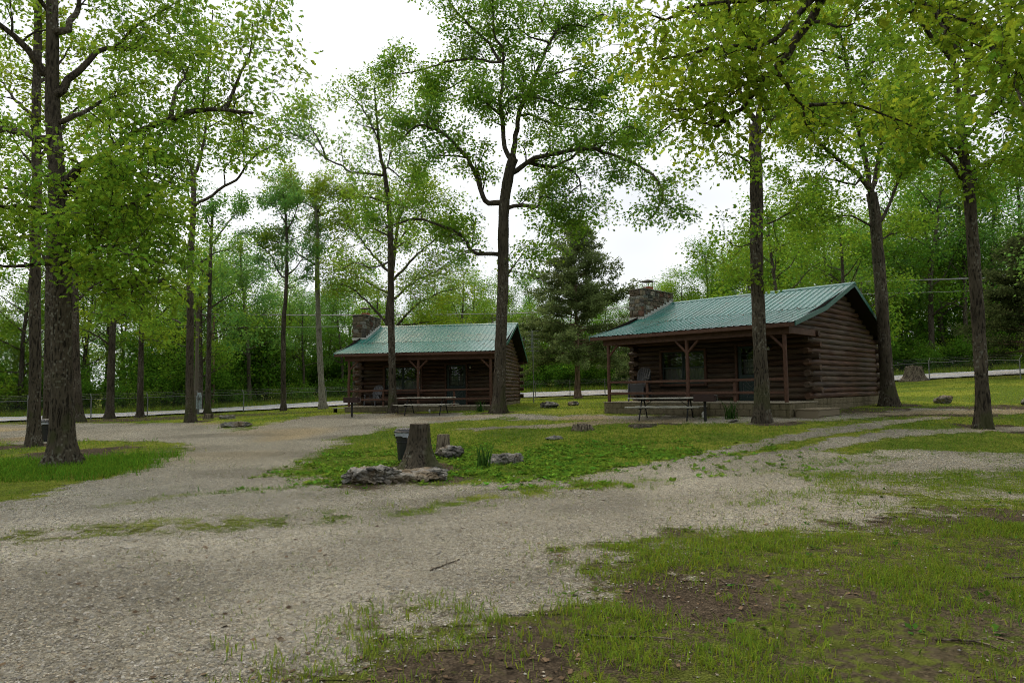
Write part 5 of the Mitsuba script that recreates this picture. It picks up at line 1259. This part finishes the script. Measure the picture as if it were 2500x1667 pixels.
# ---------------------------------------------------------------- chain link fence along the road
FENCE = spline([(-52, 27), (-40, 31.5), (-27.4, 38), (-15, 50), (-5, 56.3), (2.6, 60), (11.5, 58.3), (22, 53.3), (28.8, 47.6), (30.6, 43.6), (31.6, 39)], 400)
sl = np.r_[0, np.cumsum(np.linalg.norm(np.diff(FENCE, axis=0), axis=1))]
ns = int(sl[-1] / 3.05)
FP = np.stack([np.interp(np.arange(ns + 1) * 3.05, sl, FENCE[:, k]) for k in (0, 1)], 1)
FZ = gz(FP[:, 0], FP[:, 1])
fk = num('chain_link_fence')
tag(fk, 'long galvanised chain link fence between the yard and the road', 'fence')
wires, barbs = [], []
for i, (p, z) in enumerate(zip(FP, FZ)):
    top = z + 1.24
    t = unit(FP[min(i + 1, ns)] - FP[max(i - 1, 0)]); nv = np.array([-t[1], t[0]])
    e = (p[0] + nv[0] * .22, p[1] + nv[1] * .22, top + .30)
    add(num(fk + '__post'), join([tube([(p[0], p[1], z - .2), (p[0], p[1], top)], [.034, .034], 7), tube([(p[0], p[1], top), e], [.022, .018], 5)]), 'm_galvanised', 30)
    if i < ns:
        p2, z2 = FP[i + 1], FZ[i + 1]
        add(num(fk + '__rail'), tube([(p[0], p[1], top - .02), (p2[0], p2[1], z2 + 1.22)], [.019, .019], 6), 'm_galvanised', 30)
        n_w = 26
        for d in (-1, 1):
            u = np.arange(-6, n_w + 6) / n_w
            for a in u:
                b = a + d * 1.05 / 3.05
                lo, hi = min(max(a, 0), 1), min(max(b, 0), 1)
                if abs(lo - hi) < .02:
                    continue
                fa, fb = (lo - a) / (b - a), (hi - a) / (b - a)
                A_ = np.array([*(p + (p2 - p) * lo), z + (z2 - z) * lo + .04 + 1.16 * fa]); B_ = np.array([*(p + (p2 - p) * hi), z + (z2 - z) * hi + .04 + 1.16 * fb])
                s_ = np.array([0, 0, .0022])
                wires.append((np.array([A_ - s_, B_ - s_, B_ + s_, A_ + s_]), np.array([[0, 1, 2], [0, 2, 3]])))
        for q_ in (.35, .65, .97):
            o1 = np.array([p[0] + nv[0] * .22 * q_, p[1] + nv[1] * .22 * q_, top + .30 * q_]); o2 = np.array([p2[0] + nv[0] * .22 * q_, p2[1] + nv[1] * .22 * q_, z2 + 1.24 + .30 * q_])
            barbs.append(tube([o1, o2], [.004, .004], 3, False))
add(fk + '__wire_mesh', join(wires), 'm_wire', kind='stuff')
add(fk + '__barbed_wire', join(barbs), 'm_wire', kind='stuff')

# ---------------------------------------------------------------- poles, wires, meter box, aerial
def pole(key, x, y, h, label, arm=True):
    z = float(gz(x, y))
    add(key + '__shaft', tube([(x, y, z - .3), (x, y, z + h)], [.14, .09], 10), 'm_pole', 30)
    if arm:
        add(key + '__cross_arm', box(x - .9, x + .9, y - .16, y - .10, z + h - .55, z + h - .43), 'm_pole')
        for dx in (-.8, 0, .8):
            add(num(key + '__insulator'), xf(lathe([(.03, 0), (.05, .03), (.03, .07), (.045, .1), (.001, .13)], 8), 0, (x + dx, y - .13, z + h - .43)), 'm_clay', 30)
    tag(key, label, 'utility pole')


pole(num('utility_pole'), 30.0, 58.2, 8.6, 'grey utility pole beside the road behind the larger cabin')
pole(num('utility_pole'), -60.0, 41.0, 8.4, 'utility pole beside the road, out of sight at the far left')
pole(num('utility_pole'), 90.0, 50.0, 8.6, 'utility pole beside the road, far out at the right')
pole(num('meter_pole'), -20.9, 45.2, 7.5, 'thin grey pole beside an oak, carrying the meter box', False)
wp = [(-60.0, 41.0), (-2.0, 70.5), (30.0, 58.2), (90.0, 50.0)]
pole(num('utility_pole'), -2.0, 70.5, 8.3, 'utility pole among the trees behind the smaller cabin')
for j, (off, dz) in enumerate(((0, 0), (-.8, -.05), (.8, -.05), (0, -1.1))):
    pts = []
    for (ax, ay), (bx, by) in zip(wp[:-1], wp[1:]):
        for u in np.linspace(0, 1, 14)[:-1]:
            za, zb = float(gz(ax, ay)) + 8.3, float(gz(bx, by)) + 8.3
            pts.append((ax + (bx - ax) * u + off, ay + (by - ay) * u - .13, za + (zb - za) * u + dz - 4 * .55 * u * (1 - u)))
    add(num('power_line'), tube(pts, .022, 4, False), 'm_cable', label=('topmost', 'second', 'third', 'lowest')[j] + ' of the thin power lines running past the woods', cat='power line', group='power lines along the road')
k = num('meter_box'); z = float(gz(-20.9, 45.2))
add(k + '__case', box(-20.78, -20.46, 44.96, 45.10, z + .35, z + 1.22, .02), 'm_meter')
add(k + '__meter', xf(lathe([(.11, 0), (.11, .06), (.09, .1), (.001, .11)], 14), 0, (-20.62, 44.96, z + 1.05), roll=PI / 2), 'm_galvanised', 30)
add(k + '__hood', box(-20.75, -20.49, 44.98, 45.10, z + 1.225, z + 1.42, .05), 'm_meter')
add(k + '__conduit', tube([(-20.62, 45.02, z - .1), (-20.62, 45.02, z + .35)], [.03, .03], 8), 'm_galvanised', 30)
tag(k, 'pale grey electric meter box with a round meter, mounted on a pole beside an oak', 'meter box')
k = num('aerial'); a0 = loc_of(LC, 7.75, 8.6, 0)
pp = np.array(a0)
zt = LC[1][2]
add(k + '__mast', tube([(pp[0], pp[1], zt - .4), (pp[0], pp[1], zt + 4.15)], [.028, .022], 8), 'm_galvanised', 30)
add(k + '__second_mast', tube([(pp[0] - .09, pp[1], zt + 2.9), (pp[0] - .09, pp[1], zt + 4.1)], [.018, .018], 6), 'm_galvanised', 30)
for i, zz in enumerate(np.linspace(zt + 2.95, zt + 4.1, 6)):
    add(num(k + '__rod'), tube([(pp[0] - .38, pp[1], zz - .02), (pp[0] + .34, pp[1], zz + .02)], [.008, .008], 4), 'm_galvanised')
add(k + '__boom', join([tube([(pp[0] - .75, pp[1], zt + 3.62), (pp[0], pp[1], zt + 3.5)], [.014, .014], 5), tube([(pp[0] - .72, pp[1], zt + 3.35), (pp[0] - .72, pp[1], zt + 3.95)], [.01, .01], 4), tube([(pp[0] - .6, pp[1], zt + 3.4), (pp[0] - .6, pp[1], zt + 3.8)], [.01, .01], 4)]), 'm_galvanised')
tag(k, 'metal television aerial on a mast behind the right end of the smaller cabin', 'aerial')
# bare pale trunk beyond the road
x, y = -24.6, 56.0
k = num('dead_tree')
add(k + '__trunk', trunk_mesh([(x, y, float(gz(x, y))), (x + .1, y, 3), (x, y, 6.5), (x + .1, y, 8.2)], .15, .07, 20, 10, .2, 5), 'm_cedar_bark', True)
tag(k, 'bare pale peeling trunk standing at the roadside right of the meter box', 'tree')

# ---------------------------------------------------------------- grass, weeds, pebbles, litter
def scatter(r, n, x0, x1, y0, y1, weight):
    x = r.uniform(x0, x1, n); y = r.uniform(y0, y1, n)
    keep = r.uniform(0, 1, n) < weight(x, y)
    vis = np.abs(x) < y * .80 + 1.2
    return x[keep & vis], y[keep & vis]


def blades(r, x, y, h, w, col, segs=2, lean=.45, tuft=1, spread=.03):
    n = len(x)
    if tuft > 1:
        x = np.repeat(x, tuft) + r.normal(0, spread, n * tuft); y = np.repeat(y, tuft) + r.normal(0, spread, n * tuft); h = np.repeat(h, tuft) if np.ndim(h) else h; n = len(x)
    z = gz(x, y) - .008
    a = r.uniform(0, 2 * PI, n); d = np.stack([np.cos(a), np.sin(a), 0 * a], -1)
    b = a + r.uniform(-1.2, 1.2, n) + PI / 2; s = np.stack([np.cos(b), np.sin(b), 0 * b], -1)
    hh = h * r.uniform(.5, 1.3, n); ln = r.uniform(.1, 1, n) * lean * 2
    B = np.stack([x, y, z], -1)
    up = np.array([0, 0, 1.0])
    ww = (w * r.uniform(.7, 1.3, n))[:, None]
    tip = B + hh[:, None] * (up * np.sqrt(np.clip(1 - (ln * .75)**2, .08, 1))[:, None] + d * ln[:, None])
    c = np.clip(np.asarray(col) * r.normal(1, .2, n)[:, None].clip(.5, 1.6) * np.stack([1 + r.normal(0, .14, n), np.ones(n), np.ones(n)], -1), .004, .6)
    if segs == 1:
        v = np.stack([B - s * ww, B + s * ww, tip], 1); f0 = np.array([[0, 1, 2]]); m = 3
    else:
        md = B + hh[:, None] * (up * .58 + d * (ln * .32)[:, None])
        v = np.stack([B - s * ww, B + s * ww, md - s * ww * .8, md + s * ww * .8, tip], 1); f0 = np.array([[0, 1, 3], [0, 3, 2], [2, 3, 4]]); m = 5
    return v.reshape(-1, 3), (f0[None] + (np.arange(n) * m)[:, None, None]).reshape(-1, 3), np.repeat(c, m, 0)


def merge(*ms):
    v, f = join([(a, b) for a, b, _ in ms])
    return v, f, np.vstack([c for _, _, c in ms])


def grassy(x, y):
    return (1 - field(gravel_cover, x, y)) * (1 - .92 * field(soil_and_contact_shade, x, y))


def pn(x, y, s, k=0):
    return meshkit.fbm(np.stack([x * s, y * s, x * 0 + k], -1), 3, 4)


rg = np.random.default_rng(201)
lush = (.125, .225, .024)
sets = []
# foreground right: tufts on bare soil
x, y = scatter(rg, 90000, -2, 12, 3.2, 12, lambda x, y: grassy(x, y) * np.clip((pn(x, y, .9, 3) - .36) * 6, .2, 1) * np.clip((pn(x, y, 3.2, 6) - .36) * 6, .08, 1))
sets.append(blades(rg, x, y, .085, .0034, (.190, .270, .030), 2, .62, 3, .03))
x, y = scatter(rg, 9000, -3, 14, 3.2, 14, lambda x, y: grassy(x, y) * .6)
sets.append(blades(rg, x, y, .05, .004, (.14, .19, .026), 2, .7, 2))
# thin grass in the gravel
x, y = scatter(rg, 90000, -10, 14, 3.6, 17, lambda x, y: np.clip((pn(x, y, 1.6, 9) - .46) * 5, 0, 1) * .3 * field(gravel_cover, x, y) + np.clip(field(gravel_cover, x, y) * (1 - field(gravel_cover, x, y)) * 2.2, 0, .6))
sets.append(blades(rg, x, y, .045, .005, (.16, .21, .026), 1, .6, 2))
x, y = scatter(rg, 160000, -11, 13, 5.6, 16, lambda x, y: np.clip((.72 - field(gravel_cover, x, y)) * 1.5, 0, .8) * (y > 5.6 + .0 * x) * (1 - .9 * field(soil_and_contact_shade, x, y)) * np.where(np.hypot((x + .2) * .8, y - 14.6) < 4, .15, .8))
sets.append(blades(rg, x, y, .042, .0055, (.200, .270, .030), 1, .6, 1))
# the island of weeds
x, y = scatter(rg, 60000, -6, 17, 11, 27, lambda x, y: grassy(x, y) * np.where(np.hypot(x, y - 15) < 7, .9, .5))
sets.append(blades(rg, x, y, .075, .007, lush, 1, .5, 2))
# long grass round the near oak on the left
x, y = scatter(rg, 20000, -17, -6.5, 13, 19.5, lambda x, y: grassy(x, y) * np.clip(1.5 - np.hypot((x + 9.6) * .55, y - 15.4) / 2.4, 0, 1))
sets.append(blades(rg, x, y, .15, .007, (.105, .22, .02), 2, .45, 2))
# wide lawns
x, y = scatter(rg, 90000, -32, 34, 18, 52, lambda x, y: grassy(x, y) * .75)
sets.append(blades(rg, x, y, .075, .016, (.235, .305, .030), 1, .45, 1))
x, y = scatter(rg, 9000, -24, 8, 10, 32, lambda x, y: grassy(x, y) * np.clip((pn(x, y, .7, 5) - .45) * 6, 0, 1))
sets.append(blades(rg, x, y, .13, .009, lush, 1, .45, 3, .05))
v, f, c = merge(*sets)
add('grass', (v, f), 'm_leaf', False, color=c, label='short and tufted green grass over the yard', cat='grass', kind='stuff')
# rough verge beyond the road
xs = rg.uniform(-60, 60, 40000); ys = np.interp(xs, RP[:, 0], RP[:, 1]) + rg.uniform(4.5, 10, 40000)
v, f, c = blades(rg, xs, ys, .5, .03, (.24, .33, .04), 1, .4)
add('verge_grass', (v, f), 'm_leaf', False, color=c, label='tall rough grass on the verge beyond the road', cat='grass', kind='stuff')


# broad-leaved weeds
def weeds(r, x, y, size, n_leaf, col):
    n = len(x); X = np.repeat(x, n_leaf); Y = np.repeat(y, n_leaf); m = len(X)
    a = r.uniform(0, 2 * PI, m)
    el = r.uniform(.15, .9, m)
    d = np.stack([np.cos(a) * np.cos(el), np.sin(a) * np.cos(el), np.sin(el)], -1)
    c = np.stack([X, Y, gz(X, Y)], -1) + d * .02
    nr = unit(np.stack([-np.cos(a) * np.sin(el), -np.sin(a) * np.sin(el), np.cos(el)], -1) + r.normal(0, .2, (m, 3)))
    S = np.repeat(size * r.uniform(.6, 1.3, n), n_leaf) * r.uniform(.7, 1.2, m)
    k = np.asarray(col) * np.clip(r.normal(1, .18, m), .5, 1.6)[:, None] * np.repeat(np.clip(r.normal(1, .22, n), .5, 1.5), n_leaf)[:, None] * np.stack([np.repeat(np.clip(r.normal(1, .16, n), .6, 1.5), n_leaf), np.ones(m), np.ones(m)], -1)
    return leaf_mesh(c, S, d, nr, k)


isl_w = lambda x, y: grassy(x, y) * np.clip(1.25 - np.hypot((x + .2) * .72, (y - 14.3)) / 4.2, 0, 1) * np.clip((pn(x, y, 1.1, 2) - .33) * 5, 0, 1)
x, y = scatter(rg, 20000, -5, 9, 11, 22, isl_w)
w1 = weeds(rg, x, y, .085, 7, (.140, .255, .030))
x, y = scatter(rg, 900, -3, 10, 3.4, 11, lambda x, y: grassy(x, y) * .35)
w2 = weeds(rg, x, y, .05, 6, (.11, .20, .03))
v, f, c = merge(w1, w2)
add('weeds', (v, f), 'm_leaf', False, color=c, label='bright green broad-leaved weeds round the stump and rocks', cat='weeds', kind='stuff')
# a few tall stalked plants that stand out
for i, (x, y, h, lab) in enumerate(((-.62, 14.35, .42, 'dark upright clump of blade leaves beside the pale rock in the weeds'), (-1.45, 30.4, .5, 'thin leafy weed at the foot of the crooked oak by the smaller cabin'), (7.0, 22.05, .62, 'small green seedling against the blocks of the larger porch'))):
    k = num('tall_weed')
    v, f, c = blades(np.random.default_rng(i), np.full(34, x) + rg.normal(0, .07, 34), np.full(34, y) + rg.normal(0, .07, 34), h, .016, (.045, .11, .022), 2, .3)
    add(k, (v, f), 'm_leaf', False, color=c, label=lab, cat='plant')


# pebbles
def pebble_mesh(r, x, y, size, pal):
    n = len(x)
    o = np.array([(1, 0, 0), (-1, 0, 0), (0, 1, 0), (0, -1, 0), (0, 0, 1), (0, 0, -.4), (.6, .6, .55), (-.6, .5, .6)], float)
    f0 = ConvexHull(o).simplices
    for t in f0:
        nn = np.cross(o[t[1]] - o[t[0]], o[t[2]] - o[t[0]])
        if nn @ o[t].mean(0) < 0:
            t[1], t[2] = t[2], t[1]
    v = o[None] * (1 + r.normal(0, .16, (n, len(o), 1))) * (size[:, None, None] * np.stack([r.uniform(.6, 1.2, n), r.uniform(.5, 1.0, n), r.uniform(.35, .7, n)], -1)[:, None])
    a = r.uniform(0, 2 * PI, n); ca, sa = np.cos(a)[:, None], np.sin(a)[:, None]
    v = np.stack([v[..., 0] * ca - v[..., 1] * sa, v[..., 0] * sa + v[..., 1] * ca, v[..., 2]], -1) + np.stack([x, y, gz(x, y) + .006 + size * .1], -1)[:, None]
    col = np.asarray(pal)[r.integers(0, len(pal), n)] * r.uniform(.55, 1.25, n)[:, None]
    return v.reshape(-1, 3), (f0[None] + (np.arange(n) * len(o))[:, None, None]).reshape(-1, 3), np.repeat(col, len(o), 0)


PAL = [(.36, .338, .29), (.30, .283, .245), (.38, .345, .27), (.25, .237, .21), (.42, .40, .355), (.27, .22, .155)]
n0 = 150000
yy = 3.4 * (16 / 3.4)**rg.uniform(0, 1, n0); xx = rg.uniform(-1, 1, n0) * (yy * .80 + .8)
keep = rg.uniform(0, 1, n0) < field(gravel_cover, xx, yy)**1.3 * .42 + .012 * (yy < 9)
xx, yy = xx[keep], yy[keep]
sz = rg.uniform(.006, .0125, len(xx)) * (1 + (yy - 4) * .05) * np.where(rg.uniform(0, 1, len(xx)) < .03, 1.8, 1)
v, f, c = pebble_mesh(rg, xx, yy, sz, PAL)
add('pebbles', (v, f), 'm_pebble', False, color=c, label='loose grey and tan gravel stones on the drive', cat='gravel', kind='stuff')
# dead leaves and bits of bark
n0 = 9000
yy = 3.4 * (36 / 3.4)**rg.uniform(0, 1, n0); xx = rg.uniform(-1, 1, n0) * (yy * .78 + .8)
keep = rg.uniform(0, 1, n0) < .10 + .75 * field(soil_and_contact_shade, xx, yy) * (1 - field(gravel_cover, xx, yy))
xx, yy = xx[keep], yy[keep]; n = len(xx)
a = rg.uniform(0, 2 * PI, n)
d = np.stack([np.cos(a), np.sin(a), rg.uniform(-.1, .3, n)], -1)
v, f, c = leaf_mesh(np.stack([xx, yy, gz(xx, yy) + .014], -1), rg.uniform(.02, .065, n), unit(d), unit(rg.normal(0, .3, (n, 3)) + [0, 0, 1]), np.array([(.125, .085, .05)]) * rg.uniform(.35, 1.4, (n, 1)))
add('dead_leaves', (v, f), 'm_pebble', False, color=c, label='scattered brown dead leaves and bark bits', cat='leaf litter', kind='stuff')
# fallen twigs
TW = [(-.75, 6.2, .55, .9, 'thin pale twig on the edge of the gravel, left of the tufts'), (1.9, 5.5, .42, 2.2, 'bent dark twig among the tufts'), (3.9, 5.6, .5, .25, 'pale straight twig lying in the near grass'), (.45, 4.55, .6, -.2, 'long dark twig on the soil near the bottom of the picture'),
      (-1.6, 30.0, 0, 0, ''), (6.2, 7.4, .7, -.6, 'long grey twig in the grass at the right'), (2.6, 4.35, .45, -.25, 'grey twig on bare soil at the bottom of the picture'), (-5.2, 5.1, .34, .3, 'short dark stick on the gravel at the left'), (-4.9, 26.5, .5, .3, 'dark stick on the gravel in front of the smaller cabin')]
for x, y, L, a, lab in TW:
    if not L:
        continue
    r = np.random.default_rng(int(abs(x * 100)))
    P = wiggle(r, np.array([x, y, 0]), np.array([math.cos(a), math.sin(a), 0]), L, 7, .22)
    P[:, 2] = gz(P[:, 0], P[:, 1]) + .014
    Q = wiggle(r, P[3], np.array([math.cos(a + .7), math.sin(a + .7), 0]), L * .4, 4, .2); Q[:, 2] = gz(Q[:, 0], Q[:, 1]) + .016
    add(num('fallen_twig'), join([tube(P, np.linspace(.009, .004, 7), 5), tube(Q, np.linspace(.005, .003, 4), 4)]), 'm_dead_wood', True, label=lab, cat='twig')
